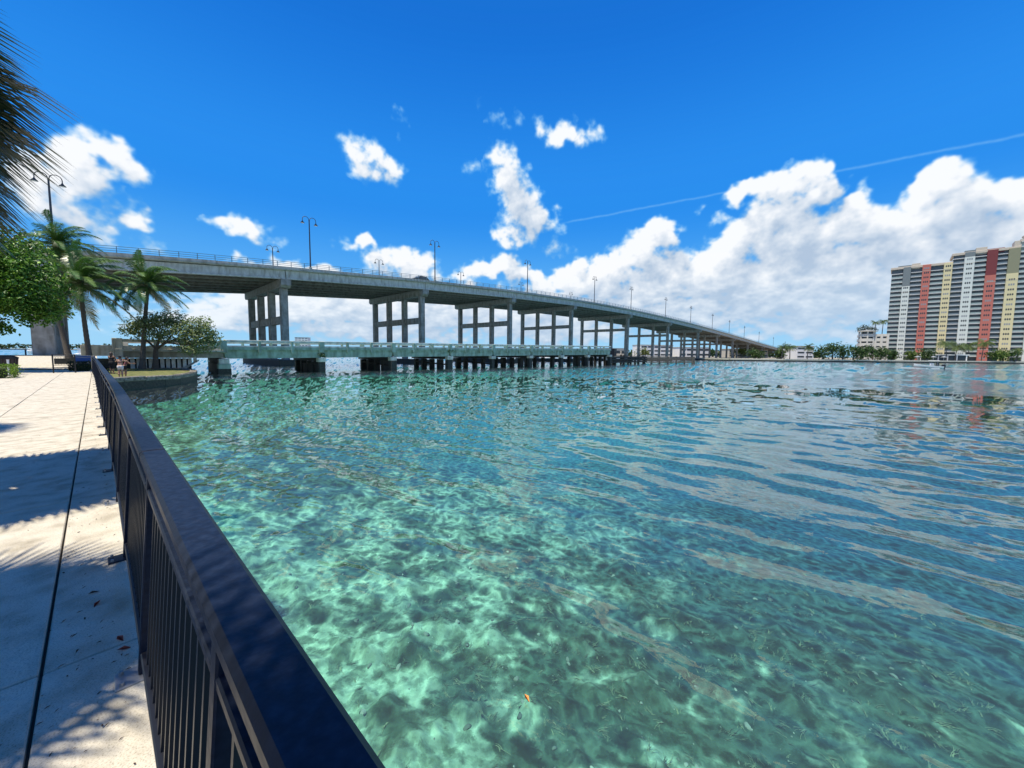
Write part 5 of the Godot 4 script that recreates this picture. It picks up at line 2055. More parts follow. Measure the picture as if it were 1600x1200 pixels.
func _plaza_things() -> void:
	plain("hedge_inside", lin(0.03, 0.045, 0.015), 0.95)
	plain("bin_brown", lin(0.035, 0.024, 0.022), 0.6)
	plain("sign_blue", lin(0.02, 0.075, 0.26), 0.5)
	hedge("clipped_hedge", "bright green clipped hedge at the left edge of the walk", W(-4.75, 33.9, 0.0), Vector3(3.3, 0.68, 1.5), -WALK_AZ, 2600, Color(0.12, 0.22, 0.02), Color(0.26, 0.40, 0.05), Vector2(0.05, 0.08))
	hedge("shaded_shrubs", "dark low shrubs behind the black guard rail under the blue sign", W(-0.78, 41.9, 0.02), Vector3(1.1, 0.62, 1.4), -WALK_AZ, 900, Color(0.015, 0.025, 0.01), Color(0.05, 0.07, 0.02), Vector2(0.06, 0.10))
	# litter bin
	var t := thing("litter_bin", "dark brown flared litter bin behind the clipped hedge", "litter bin", W(-3.72, 38.2, 0.0), 0.2)
	var st := new_st()
	tube(st, [Vector3(0, 0, 0), Vector3(0, 0.06, 0), Vector3(0, 0.95, 0)], [0.33, 0.36, 0.43], 16)
	put(st, "body", M.bin_brown, t)
	for k in 16:
		st = new_st()
		var a := TAU * k / 16.0
		bar(st, Vector3(cos(a) * 0.37, 0.06, sin(a) * 0.37), Vector3(cos(a) * 0.44, 0.95, sin(a) * 0.44), 0.05, 0.03)
		put(st, "slat", M.bin_brown, t)
	st = new_st()
	tube(st, [Vector3(0, 0.95, 0), Vector3(0, 1.03, 0), Vector3(0, 1.08, 0), Vector3(0, 1.16, 0)], [0.48, 0.50, 0.42, 0.26], 18)
	put(st, "lid", M.rail_dark, t)
	t = thing("marker_post", "thin white marker post in front of the litter bin", "post", W(-3.45, 36.0, 0.0), 0.0)
	st = new_st()
	box(st, Vector3(0, 0.45, 0), Vector3(0.07, 0.9, 0.07), 0.01)
	put(st, "post", M.white_paint, t)
	st = new_st()
	box(st, Vector3(0, 0.915, 0), Vector3(0.09, 0.03, 0.09), 0.008)
	put(st, "cap", M.white_paint, t)
	# black guard frame by the planting
	t = thing("guard_frame", "black metal guard frame with thin bars beside the dark shrubs", "guard rail", W(-1.95, 38.9, 0.0), -WALK_AZ)
	for x: float in [0.0, 0.95]:
		st = new_st()
		box(st, Vector3(x, 0.62, 0), Vector3(0.07, 1.24, 0.07), 0.008)
		put(st, "post", M.black_metal, t)
	for h: float in [1.20, 1.06, 0.52, 0.36]:
		st = new_st()
		box(st, Vector3(0.475, h, 0), Vector3(0.88, 0.035, 0.04), 0.005)
		put(st, "rail", M.black_metal, t)
	for k in 7:
		st = new_st()
		box(st, Vector3(0.12 + k * 0.118, 0.79, 0), Vector3(0.014, 0.50, 0.014))
		put(st, "bar", M.black_metal, t)
	for h: float in [1.18, 1.05]:
		st = new_st()
		bar(st, Vector3(0.98, h, 0), Vector3(1.70, h - 0.06, -0.6), 0.03, 0.03)
		put(st, "side_rail", M.galvanised, t)
	# blue sign board seen from behind the planting
	t = thing("blue_sign", "blue sign board with a white edge on short posts above dark shrubs", "sign", P(-33.35, 30.0, 1.52), 0.75)
	st = new_st()
	box(st, Vector3(0, 0.32, 0), Vector3(1.1, 0.46, 0.04), 0.006)
	put(st, "panel", M.sign_blue, t)
	st = new_st()
	box(st, Vector3(0, 0.045, 0.002), Vector3(1.1, 0.075, 0.05), 0.006)
	put(st, "edge", M.white_paint, t)
	for x: float in [-0.45, 0.45]:
		st = new_st()
		box(st, Vector3(x, -0.2, -0.05), Vector3(0.06, 1.0, 0.05))
		put(st, "leg", M.galvanised, t)
	# low rail along the far edge of the plaza, with a bollard
	t = thing("waterfront_rail", "low blue-grey rail along the far water's edge left of the big pier", "guard rail", W(-9.2, 80.0, 0.72), -WALK_AZ)
	for k in 6:
		st = new_st()
		box(st, Vector3(-k * 3.0 + 3.0, 0.4, 0), Vector3(0.14, 0.8, 0.14), 0.01)
		put(st, "post", M.lamp_paint, t)
	st = new_st()
	box(st, Vector3(-4.5, 0.74, 0), Vector3(15.2, 0.1, 0.1), 0.01)
	put(st, "rail", M.bridge_rail_paint, t)
	t = thing("mooring_bollard", "squat black mooring bollard beside the big grey pier", "bollard", W(-9.0, 77.0, 0.72), 0.0)
	st = new_st()
	tube(st, [Vector3(0, 0, 0), Vector3(0, 0.08, 0), Vector3(0, 0.1, 0), Vector3(0, 0.4, 0), Vector3(0, 0.5, 0), Vector3(0, 0.62, 0)], [0.42, 0.42, 0.22, 0.2, 0.34, 0.26], 12)
	put(st, "post", M.black_metal, t)
	st = new_st()
	box(st, Vector3(0, 0.46, 0), Vector3(1.0, 0.12, 0.14), 0.03)
	put(st, "cross_arm", M.black_metal, t)

# ------------------------------------------------------------------ palms and trees
const WIND := Vector3(0.9, 0.0, -0.35)

# one feathered frond as a mesh of its own: a bent rib and hanging leaflets
func feather_frond(at: Vector3, yaw: float, pitch: float, length: float, wind: float, tone: Color, r: RandomNumberGenerator) -> ArrayMesh:
	var st := new_st()
	var dir := Vector3(cos(yaw) * cos(pitch), sin(pitch), sin(yaw) * cos(pitch))
	var n := 34
	var pts := []
	var dirs := []
	var p := at
	for i in n + 1:
		pts.append(p)
		dirs.append(dir)
		p += dir * length / n
		var q := float(i) / n
		dir = (dir + Vector3(0, -0.030 - 0.038 * q, 0) + WIND * wind * 0.026 * (0.4 + q)).normalized()
	st.set_color(tone.lerp(Color(0.16, 0.16, 0.05), 0.5))
	var rp := []
	var rr := []
	for i in range(0, n + 1, 3):
		rp.append(pts[i])
		rr.append(lerpf(0.035, 0.006, float(i) / n))
	tube(st, rp, rr, 4, false)
	for i in range(3, n + 1):
		var q := float(i) / n
		var d: Vector3 = dirs[i]
		var side := d.cross(Vector3.UP).normalized()
		var nrm := side.cross(d).normalized()
		var ll := length * 0.19 * (0.35 + 0.9 * sin(PI * clampf(q * 0.92 + 0.06, 0, 1)))
		for sg: float in [-1.0, 1.0]:
			for h in 2:
				var o: Vector3 = pts[i] - d * (length / n) * 0.5 * h
				var l := ll * r.randf_range(0.8, 1.12)
				var out := (side * sg * 0.80 + d * 0.62 + nrm * r.randf_range(-0.05, 0.22) + WIND * wind * 0.16).normalized()
				var m := o + out * l * 0.5
				var out2 := (out + Vector3(0, -0.75 - r.randf() * 0.3, 0) + WIND * wind * 0.22).normalized()
				var e := m + out2 * l * 0.55
				var w := d * 0.029 * maxf(length / 3.6, 0.8)
				st.set_color(tone * r.randf_range(0.75, 1.3))
				face(st, o - w * 0.7, o + w * 0.7, m + w, m - w, nrm)
				tri(st, m - w, m + w, e, (nrm + out * 0.4).normalized())
	return st.commit()

func coconut_palm(label: String, pts: Array, radii: Array, length: float, fronds: int, wind: float, seed_: int) -> void:
	var t := thing("coconut_palm", label, "palm tree", pts[0], 0.0, "coconut palms by the walk")
	var r := RandomNumberGenerator.new()
	r.seed = seed_
	var c := Curve3D.new()
	for p: Vector3 in pts:
		c.add_point(p - pts[0])
	var tp := []
	var tr := []
	var n := 34
	for i in n + 1:
		var q := float(i) / n
		# smooth the bends by averaging three samples
		var L := c.get_baked_length()
		var v := (c.sample_baked(maxf(0, q * L - L * 0.08)) + c.sample_baked(q * L) + c.sample_baked(minf(L, q * L + L * 0.08))) / 3.0
		if i == 0:
			v = Vector3.ZERO
		tp.append(v)
		tr.append(lerpf(radii[0], radii[1], pow(q, 0.7)) * (1.05 if i % 2 else 0.97) + (radii[0] * 0.5 * pow(1.0 - q, 14.0)))
	var st := new_st()
	tube(st, tp, tr, 10)
	put(st, "trunk", M.palm_bark, t)
	var top: Vector3 = tp[n]
	st = new_st()
	tube(st, [top - Vector3(0, 0.5, 0), top, top + Vector3(0, 0.35, 0), top + Vector3(0, 0.7, 0)], [radii[1], radii[1] * 1.9, radii[1] * 1.5, 0.03], 8)
	put(st, "crownshaft", M.palm_fibre, t)
	for k in 6:
		var a := TAU * k / 6.0 + r.randf()
		st = new_st()
		var q := top + Vector3(cos(a) * 0.24, -0.12 - r.randf() * 0.15, sin(a) * 0.24)
		tube(st, [q + Vector3(0, 0.13, 0), q + Vector3(0, 0.09, 0), q, q - Vector3(0, 0.08, 0), q - Vector3(0, 0.12, 0)], [0.01, 0.08, 0.11, 0.07, 0.01], 8, false)
		put(st, "coconut", M.coconut, t)
	for k in fronds:
		var yaw := TAU * (k * 0.382) + r.randf_range(-0.2, 0.2)
		var q := float(k) / fronds
		var pitch := lerpf(1.35, -0.45, pow(q, 0.9)) + r.randf_range(-0.12, 0.12)
		var tone := Color(0.040, 0.110, 0.022).lerp(Color(0.115, 0.20, 0.045), r.randf())
		if q > 0.90:
			tone = tone.lerp(Color(0.22, 0.17, 0.06), 0.55)
		put_mesh(feather_frond(top + Vector3(0, lerpf(0.55, 0.05, q), 0), yaw, pitch, length * lerpf(0.8, 1.05, q) * r.randf_range(0.9, 1.1), wind, tone, r), "frond", M.frond, t)

# a fan palm: stalks that end in spread, split, drooping blades
func fan_leaf(at: Vector3, dir: Vector3, stalk: float, blade: float, tone: Color, wind: float, r: RandomNumberGenerator) -> ArrayMesh:
	var st := new_st()
	var d := dir
	var p := at
	st.set_color(tone.lerp(Color(0.20, 0.20, 0.06), 0.4))
	var sp := [p]
	for i in 5:
		p += d * stalk / 5.0
		d = (d + Vector3(0, -0.05, 0) + WIND * 0.03 * wind).normalized()
		sp.append(p)
	tube(st, sp, [0.022, 0.018, 0.016, 0.014, 0.013, 0.012], 4, false)
	var side := d.cross(Vector3.UP).normalized()
	var nrm := side.cross(d).normalized()
	var n := 46
	for k in n:
		var q := (k + 0.5) / n * 2.0 - 1.0
		var ang := q * 1.75
		var f := (d * cos(ang) + side * sin(ang) + nrm * (0.10 - 0.28 * absf(q))).normalized()
		var l := blade * (1.0 - 0.33 * q * q) * r.randf_range(0.9, 1.06)
		var w := f.cross(nrm).normalized() * 0.026
		var a := p + f * 0.02
		var m1 := p + f * l * 0.45
		var f2 := (f + Vector3(0, -0.36, 0) + WIND * wind * 0.15).normalized()
		var m2 := m1 + f2 * l * 0.30
		var f3 := (f2 + Vector3(0, -0.62, 0) + WIND * wind * 0.22).normalized()
		var e := m2 + f3 * l * 0.32
		st.set_color(tone * r.randf_range(0.7, 1.3))
		face(st, a - w * 0.4, a + w * 0.4, m1 + w, m1 - w, nrm)
		face(st, m1 - w, m1 + w, m2 + w * 0.75, m2 - w * 0.75, (nrm + f * 0.3).normalized())
		st.set_color((tone * 0.9).lerp(Color(0.20, 0.18, 0.09), 0.35 * r.randf()))
		tri(st, m2 - w * 0.75, m2 + w * 0.75, e, (nrm + f * 0.5).normalized())
	return st.commit()

func fan_palm(label: String, at: Vector3, h: float, leaves: int, stalk: float, blade: float, seed_: int) -> void:
	var t := thing("fan_palm", label, "palm tree", at)
	var r := RandomNumberGenerator.new()
	r.seed = seed_
	var st := new_st()
	var pts := []
	var rad := []
	for k in 14:
		pts.append(Vector3(0, h * k / 13.0, 0))
		rad.append(0.19 if k % 2 else 0.175)
	tube(st, pts, rad, 12)
	put(st, "trunk", M.palm_bark, t)
	for k in leaves:
		var q := (k + 0.5) / leaves
		var yaw := TAU * k * 0.381966 + r.randf_range(-0.15, 0.15)
		var pitch := lerpf(1.35, -0.75, pow(q, 0.85)) + r.randf_range(-0.1, 0.1)
		var dir := Vector3(cos(yaw) * cos(pitch), sin(pitch), sin(yaw) * cos(pitch))
		var tone := Color(0.030, 0.060, 0.022).lerp(Color(0.075, 0.115, 0.045), r.randf())
		if q > 0.85:
			tone = tone.lerp(Color(0.17, 0.13, 0.06), 0.4)
		put_mesh(fan_leaf(Vector3(0, h - 0.1 + 0.35 * (1.0 - q), 0), dir, stalk * r.randf_range(0.85, 1.15), blade * r.randf_range(0.9, 1.1), tone, 1.0, r), "fan_leaf", M.frond, t)

func _palms_and_trees() -> void:
	plain("palm_fibre", lin(0.11, 0.10, 0.05), 0.9)
	plain("coconut", lin(0.10, 0.11, 0.03), 0.6)
	coconut_palm("tallest coconut palm, left, its trunk rising behind the leafy tree", [Vector3(-41.4, 0.29, -36.0), Vector3(-41.8, 2.4, -36.0), Vector3(-42.2, 5.0, -36.0), Vector3(-42.0, 8.0, -36.0), Vector3(-41.6, 11.0, -36.0)], [0.22, 0.13], 3.6, 30, 1.0, 101)
	coconut_palm("middle coconut palm with an upright trunk beside the blue sign", [Vector3(-36.2, 0.1, -33.0), Vector3(-36.4, 2.5, -33.0), Vector3(-36.55, 5.0, -33.0), Vector3(-36.6, 7.0, -33.0)], [0.20, 0.13], 4.1, 34, 1.2, 102)
	coconut_palm("right coconut palm, trunk leaning right on the grassy point", [Vector3(-35.2, -0.33, -36.5), Vector3(-34.95, 2.0, -36.5), Vector3(-34.6, 4.6, -36.5), Vector3(-34.15, 7.55, -36.5)], [0.22, 0.13], 3.5, 30, 1.2, 103)
	# low spreading tree on the point
	broad_tree("spreading_tree", "low spreading grey-green tree on the grassy point before the low bridge", Vector3(-34.4, -0.3, -37.0), [
		[Vector3(-1.6, 3.9, 0), Vector3(1.25, 0.95, 1.3), 0.85], [Vector3(-0.1, 4.5, 0.2), Vector3(1.4, 0.9, 1.4), 0.9], [Vector3(1.7, 4.7, 0), Vector3(1.5, 1.0, 1.5), 1.0], [Vector3(0.8, 3.4, 0.3), Vector3(1.3, 0.6, 1.2), 0.5],
		[Vector3(3.1, 3.6, 0.2), Vector3(1.3, 1.1, 1.5), 1.0], [Vector3(4.6, 4.0, 0), Vector3(1.3, 1.2, 1.4), 1.0], [Vector3(5.2, 2.9, 0.1), Vector3(1.1, 1.0, 1.2), 0.8], [Vector3(4.0, 2.2, 0.2), Vector3(1.4, 0.7, 1.1), 0.7]],
		8200, Vector2(0.13, 0.20), Color(0.15, 0.21, 0.085), Color(0.42, 0.48, 0.25), [
		[[Vector3.ZERO, Vector3(0.05, 0.7, 0), Vector3(0.12, 1.5, 0), Vector3(0.2, 2.1, 0)], [0.30, 0.22, 0.19, 0.17]],
		[[Vector3(0.2, 2.0, 0), Vector3(-0.5, 2.7, 0.1), Vector3(-1.5, 3.5, 0.1)], [0.12, 0.08, 0.03]],
		[[Vector3(0.2, 2.0, 0), Vector3(0.5, 3.0, -0.1), Vector3(1.0, 4.3, 0)], [0.13, 0.09, 0.03]],
		[[Vector3(0.2, 2.0, 0), Vector3(1.4, 2.6, 0.2), Vector3(3.0, 3.2, 0.1), Vector3(4.4, 3.6, 0)], [0.14, 0.10, 0.07, 0.03]],
		[[Vector3(1.4, 2.6, 0.2), Vector3(3.0, 2.4, 0.3), Vector3(4.8, 2.6, 0.2)], [0.08, 0.06, 0.02]],
		[[Vector3(1.0, 2.45, 0.1), Vector3(1.6, 3.4, -0.3), Vector3(2.3, 4.6, -0.2)], [0.08, 0.05, 0.02]]])
	# big leafy tree at the left
	broad_tree("leafy_tree", "big bright green leafy tree filling the left edge above the walk", Vector3(-39.4, 0.0, -26.5), [
		[Vector3(6.3, 6.2, 0.4), Vector3(2.2, 1.9, 2.2), 1.2], [Vector3(4.6, 8.1, 0), Vector3(2.6, 1.8, 2.6), 1.2], [Vector3(2.0, 7.8, 0), Vector3(3.0, 2.4, 3.0), 1.2], [Vector3(7.1, 4.5, 0.2), Vector3(1.6, 1.25, 1.6), 0.7],
		[Vector3(3.6, 4.8, 0.3), Vector3(2.2, 1.2, 2.0), 0.8], [Vector3(4.2, 3.05, 0.6), Vector3(1.3, 0.55, 1.1), 0.28], [Vector3(0.5, 5.4, 0), Vector3(2.4, 1.8, 2.4), 0.8], [Vector3(5.2, 6.0, 1.4), Vector3(2.0, 1.8, 1.6), 0.9]],
		20000, Vector2(0.16, 0.24), Color(0.06, 0.165, 0.018), Color(0.21, 0.38, 0.05), [
		[[Vector3.ZERO, Vector3(0.1, 1.6, 0), Vector3(0.3, 3.2, 0)], [0.42, 0.32, 0.28]],
		[[Vector3(0.3, 3.1, 0), Vector3(2.4, 4.6, 0.2), Vector3(5.0, 6.2, 0.3)], [0.2, 0.14, 0.05]],
		[[Vector3(0.3, 3.1, 0), Vector3(2.0, 3.3, 0.4), Vector3(4.2, 3.2, 0.6)], [0.13, 0.09, 0.03]],
		[[Vector3(0.3, 3.1, 0), Vector3(0.8, 5.4, -0.2), Vector3(1.8, 8.0, 0)], [0.2, 0.14, 0.05]],
		[[Vector3(2.4, 4.6, 0.2), Vector3(4.6, 4.6, 0.3), Vector3(7.0, 4.6, 0.2)], [0.11, 0.08, 0.03]]])
	# fan palms beside the walk; the farthest of them shows at the frame's edge
	fan_palm("dark fan palm whose drooping blades hang in at the upper left", W(-2.08, 7.45, -0.05), 4.1, 170, 0.8, 1.17, 201)
	fan_palm("fan palm beside the walk that shades the near railing", W(-2.7, 3.55, -0.05), 5.0, 19, 0.75, 1.1, 202)
	fan_palm("fan palm behind the viewer that dapples the near slabs", W(-2.3, 0.1, -0.05), 5.0, 20, 0.8, 1.15, 203)
	fan_palm("fan palm farther along the walk's grassy side", W(-4.2, 12.6, -0.05), 4.6, 30, 0.8, 1.15, 204)
	fan_palm("fan palm well along the walk's grassy side", W(-6.2, 19.5, -0.05), 5.4, 30, 0.8, 1.2, 205)

# ------------------------------------------------------------------ people: a smooth skin over a skeleton (surface nets)
func _capsule(p: Vector3, a: Vector3, b: Vector3, ra: float, rb: float) -> float:
	var ab := b - a
	var t := clampf((p - a).dot(ab) / maxf(ab.length_squared(), 1e-9), 0.0, 1.0)
	return p.distance_to(a + ab * t) - lerpf(ra, rb, t)

# bones: [a, b, ra, rb]; k: how softly they join
func skin(st: SurfaceTool, bones: Array, cell: float, k: float, low := -1e9, high := 1e9) -> void:
	var lo := Vector3(1e9, 1e9, 1e9)
	var hi := -lo
	for b: Array in bones:
		var rad := maxf(b[2], b[3]) + cell * 3.0
		for q in 2:
			var v: Vector3 = b[q]
			lo = lo.min(v - Vector3.ONE * rad)
			hi = hi.max(v + Vector3.ONE * rad)
	lo.y = maxf(lo.y, low - cell * 2.0)
	hi.y = minf(hi.y, high + cell * 2.0)
	var nx := ceili((hi.x - lo.x) / cell) + 1
	var ny := ceili((hi.y - lo.y) / cell) + 1
	var nz := ceili((hi.z - lo.z) / cell) + 1
	var f := PackedFloat32Array()
	f.resize(nx * ny * nz)
	f.fill(cell * 4.0)
	for b: Array in bones:
		var rad := maxf(b[2], b[3]) + k + cell * 2.5
		var p0: Vector3 = ((b[0].min(b[1]) - Vector3.ONE * rad) - lo) / cell
		var p1: Vector3 = ((b[0].max(b[1]) + Vector3.ONE * rad) - lo) / cell
		for z in range(maxi(0, int(p0.z)), mini(nz, int(p1.z) + 1)):
			for y in range(maxi(0, int(p0.y)), mini(ny, int(p1.y) + 1)):
				for x in range(maxi(0, int(p0.x)), mini(nx, int(p1.x) + 1)):
					var i := (z * ny + y) * nx + x
					var d := _capsule(lo + Vector3(x, y, z) * cell, b[0], b[1], b[2], b[3])
					var o := f[i]
					var h := maxf(k - absf(d - o), 0.0) / k
					f[i] = minf(d, o) - h * h * k * 0.25
	if low > -1e8 or high < 1e8:
		for z in nz:
			for y in ny:
				var yy := lo.y + y * cell
				var cut := maxf(low - yy, yy - high)
				for x in nx:
					var i := (z * ny + y) * nx + x
					f[i] = maxf(f[i], cut)
	var at := {}
	var grad := func(p: Vector3i) -> Vector3:
		var x := clampi(p.x, 1, nx - 2)
		var y := clampi(p.y, 1, ny - 2)
		var z := clampi(p.z, 1, nz - 2)
		return Vector3(f[(z * ny + y) * nx + x + 1] - f[(z * ny + y) * nx + x - 1], f[(z * ny + y + 1) * nx + x] - f[(z * ny + y - 1) * nx + x], f[((z + 1) * ny + y) * nx + x] - f[((z - 1) * ny + y) * nx + x]).normalized()
	for z in nz - 1:
		for y in ny - 1:
			for x in nx - 1:
				var sum := Vector3()
				var cnt := 0
				for e in 12:
					var ax := e / 4
					var u := e & 1
					var v := (e >> 1) & 1
					var c0 := Vector3i(x, y, z)
					c0[(ax + 1) % 3] += u
					c0[(ax + 2) % 3] += v
					var c1 := c0
					c1[ax] += 1
					var f0 := f[(c0.z * ny + c0.y) * nx + c0.x]
					var f1 := f[(c1.z * ny + c1.y) * nx + c1.x]
					if (f0 < 0.0) != (f1 < 0.0):
						sum += Vector3(c0).lerp(Vector3(c1), f0 / (f0 - f1))
						cnt += 1
				if cnt:
					at[Vector3i(x, y, z)] = [lo + sum / cnt * cell, grad.call(Vector3i(x, y, z))]
	for c: Vector3i in at:
		for ax in 3:
			var c1 := c
			c1[ax] += 1
			if c1[ax] >= [nx, ny, nz][ax]:
				continue
			var f0 := f[(c.z * ny + c.y) * nx + c.x]
			var f1 := f[(c1.z * ny + c1.y) * nx + c1.x]
			if (f0 < 0.0) == (f1 < 0.0):
				continue
			var u := Vector3i()
			u[(ax + 1) % 3] = -1
			var v := Vector3i()
			v[(ax + 2) % 3] = -1
			var q := [c, c + u, c + u + v, c + v]
			if not (at.has(q[1]) and at.has(q[2]) and at.has(q[3])):
				continue
			var out := Vector3()
			out[ax] = 1.0 if f0 < 0.0 else -1.0
			for t: Array in [[0, 1, 2], [0, 2, 3]]:
				var A: Array = at[q[t[0]]]
				var B: Array = at[q[t[1]]]
				var C: Array = at[q[t[2]]]
				if (C[0] - A[0]).cross(B[0] - A[0]).dot(out) >= 0.0:
					sv(st, A[0], A[1])
					sv(st, B[0], B[1])
					sv(st, C[0], C[1])
				else:
					sv(st, A[0], A[1])
					sv(st, C[0], C[1])
					sv(st, B[0], B[1])

func fingers(st: SurfaceTool, wrist: Vector3, along: Vector3, palm: Vector3, s: float) -> void:
	# palm: where the palm faces; fingers curl towards it, the thumb leaves the side of the palm
	var side := along.cross(palm).normalized()
	for k in 4:
		var o := wrist + along * 0.085 * s + side * (k - 1.5) * 0.019 * s
		var l: float = [0.062, 0.074, 0.070, 0.054][k] * s
		var a := o + along * l * 0.45
		var b := a + (along + palm * 0.5).normalized() * l * 0.35
		var c := b + (along + palm * 1.1).normalized() * l * 0.28
		tube(st, [o - along * 0.02 * s, o, a, b, c], [0.009 * s, 0.0095 * s, 0.0088 * s, 0.008 * s, 0.005 * s], 6)
	var o := wrist + along * 0.030 * s + side * 0.036 * s
	var a := o + (along * 0.7 + side * 0.8).normalized() * 0.035 * s
	var b := a + (along + side * 0.35 + palm * 0.3).normalized() * 0.03 * s
	tube(st, [o - side * 0.01 * s, o, a, b], [0.012 * s, 0.0115 * s, 0.010 * s, 0.006 * s], 6)

# a figure of height h facing -z; joints relative to the standing pose, arms given by elbow and wrist
func figure(label: String, at: Vector3, turn: float, h: float, pose: Dictionary, skin_mat: Material, hair_mat: Material, clothes: Array) -> Node3D:
	var t := thing("person", label, "person", at, turn)
	var s := h / 1.65
	var J := func(x: float, y: float, z: float) -> Vector3:
		return Vector3(x, y, z) * s
	var hip: Vector3 = pose.get("hip", Vector3(0, 0.90, 0)) * s
	var lean: Vector3 = pose.get("lean", Vector3.ZERO)
	var chest: Vector3 = hip + (Vector3(0, 0.36, 0) + lean) * s
	var neck: Vector3 = chest + (Vector3(0, 0.15, -0.005) + lean * 0.4) * s
	var head: Vector3 = neck + (Vector3(0, 0.15, -0.015) + pose.get("nod", Vector3.ZERO)) * s
	var bones := []
	var legs := []
	# trunk
	var waist := hip.lerp(chest, 0.45)
	for sg: float in [-1.0, 1.0]:
		var hj: Vector3 = hip + J.call(0.075 * sg, -0.02, 0.0)
		var kn: Vector3 = pose.get("knee_l" if sg < 0 else "knee_r", Vector3(0.085 * sg, 0.47, -0.01)) * s
		var an: Vector3 = pose.get("ankle_l" if sg < 0 else "ankle_r", Vector3(0.09 * sg, 0.075, 0.02)) * s
		bones.append([hip + J.call(0.06 * sg, 0.0, 0.03), hip + J.call(0.07 * sg, -0.06, 0.035), 0.098 * s, 0.098 * s])
		legs.append([hj, kn, 0.088 * s, 0.056 * s])
		legs.append([kn, kn.lerp(an, 0.35) + J.call(0, 0, 0.014), 0.053 * s, 0.054 * s])
		legs.append([kn.lerp(an, 0.35) + J.call(0, 0, 0.012), an, 0.052 * s, 0.034 * s])
		legs.append([an + J.call(0, -0.035, 0.02), an + J.call(0.01 * sg, -0.05, -0.13), 0.036 * s, 0.026 * s])
		bones.append([chest + J.call(0.06 * sg, 0.02, 0.0), waist + J.call(0.045 * sg, 0, 0), 0.092 * s, 0.078 * s])
		bones.append([waist + J.call(0.045 * sg, 0, 0), hip + J.call(0.06 * sg, 0.02, 0.005), 0.078 * s, 0.098 * s])
	for b in legs:
		bones.append(b)
	bones.append([neck - J.call(0, 0.05, 0), head - J.call(0, 0.03, 0), 0.052 * s, 0.046 * s])
	bones.append([head + J.call(0, 0.035, 0.012), head + J.call(0, -0.025, -0.012), 0.093 * s, 0.076 * s])
	bones.append([head + J.call(0, -0.07, -0.035), head + J.call(0, -0.05, -0.02), 0.046 * s, 0.055 * s])
	var arms := []
	var st := new_st()
	for sg: float in [-1.0, 1.0]:
		var sh: Vector3 = chest + J.call(0.165 * sg, 0.095, 0)
		var el: Vector3 = chest + pose.get("elbow_l" if sg < 0 else "elbow_r", Vector3(0.22 * sg, -0.17, 0.03)) * s
		var wr: Vector3 = chest + pose.get("wrist_l" if sg < 0 else "wrist_r", Vector3(0.23 * sg, -0.40, -0.03)) * s
		arms.append([chest + J.call(0.09 * sg, 0.10, 0), sh, 0.062 * s, 0.056 * s])
		arms.append([sh, el, 0.050 * s, 0.038 * s])
		arms.append([el, wr, 0.039 * s, 0.026 * s])
		var along := (wr - el).normalized()
		var palm: Vector3 = Vector3(-sg, 0, 0) if absf(along.x) < 0.8 else Vector3(0, -1, 0)
		palm = (palm - along * palm.dot(along)).normalized()
		arms.append([wr, wr + along * 0.075 * s, 0.027 * s, 0.031 * s])
		fingers(st, wr, along, palm, s)
	for b in arms:
		bones.append(b)
	skin(st, bones, 0.017 * s, 0.045 * s)
	# face: nose and ears
	tube(st, [head + J.call(0, 0.02, -0.088), head + J.call(0, -0.02, -0.108), head + J.call(0, -0.03, -0.09)], [0.008 * s, 0.014 * s, 0.012 * s], 6)
	for sg: float in [-1.0, 1.0]:
		tube(st, [head + J.call(0.078 * sg, 0.025, 0.01), head + J.call(0.094 * sg, 0.0, 0.016), head + J.call(0.082 * sg, -0.028, 0.008)], [0.012 * s, 0.02 * s, 0.010 * s], 6)
	put(st, "body", skin_mat, t)
	st = new_st()
	for sg: float in [-1.0, 1.0]:
		var e: Vector3 = head + J.call(0.031 * sg, 0.004, -0.083)
		tube(st, [e + J.call(-0.012, 0, 0), e + J.call(0, 0, -0.004), e + J.call(0.012, 0, 0)], [0.003 * s, 0.008 * s, 0.003 * s], 6)
	put(st, "eyes", M.rail_dark, t)
	st = new_st()
	tube(st, [head + J.call(-0.024, -0.062, -0.080), head + J.call(0, -0.064, -0.088), head + J.call(0.024, -0.062, -0.080)], [0.003 * s, 0.007 * s, 0.003 * s], 6)
	put(st, "mouth", M.lips, t)
	st = new_st()
	var hair := [[head + J.call(0, 0.055, 0.024), head + J.call(0, 0.01, 0.045), 0.094 * s, 0.088 * s]]
	if pose.get("hair", "long") == "long":
		hair.append([head + J.call(0, 0.0, 0.055), neck + J.call(0, -0.03, 0.075), 0.075 * s, 0.055 * s])
	else:
		hair.append([head + J.call(0, 0.10, 0.07), head + J.call(0, 0.12, 0.09), 0.04 * s, 0.045 * s])
	skin(st, hair, 0.016 * s, 0.03 * s)
	put(st, "hair", hair_mat, t)
	for c: Array in clothes:
		# [name, material, low, high, which]
		var grown := []
		for b: Array in bones if c[4] == "all" else (legs if c[4] == "legs" else bones.slice(0, 0)):
			grown.append([b[0], b[1], b[2] + 0.011 * s, b[3] + 0.011 * s])
		if c[4] == "trunk":
			for b: Array in bones:
				if not (b in arms) and not (b in legs and b[0].y < hip.y - 0.05 * s):
					grown.append([b[0], b[1], b[2] + 0.011 * s, b[3] + 0.011 * s])
		st = new_st()
		skin(st, grown, 0.017 * s, 0.045 * s, c[2] * s, c[3] * s)
		put(st, c[0], c[1], t)
	return t

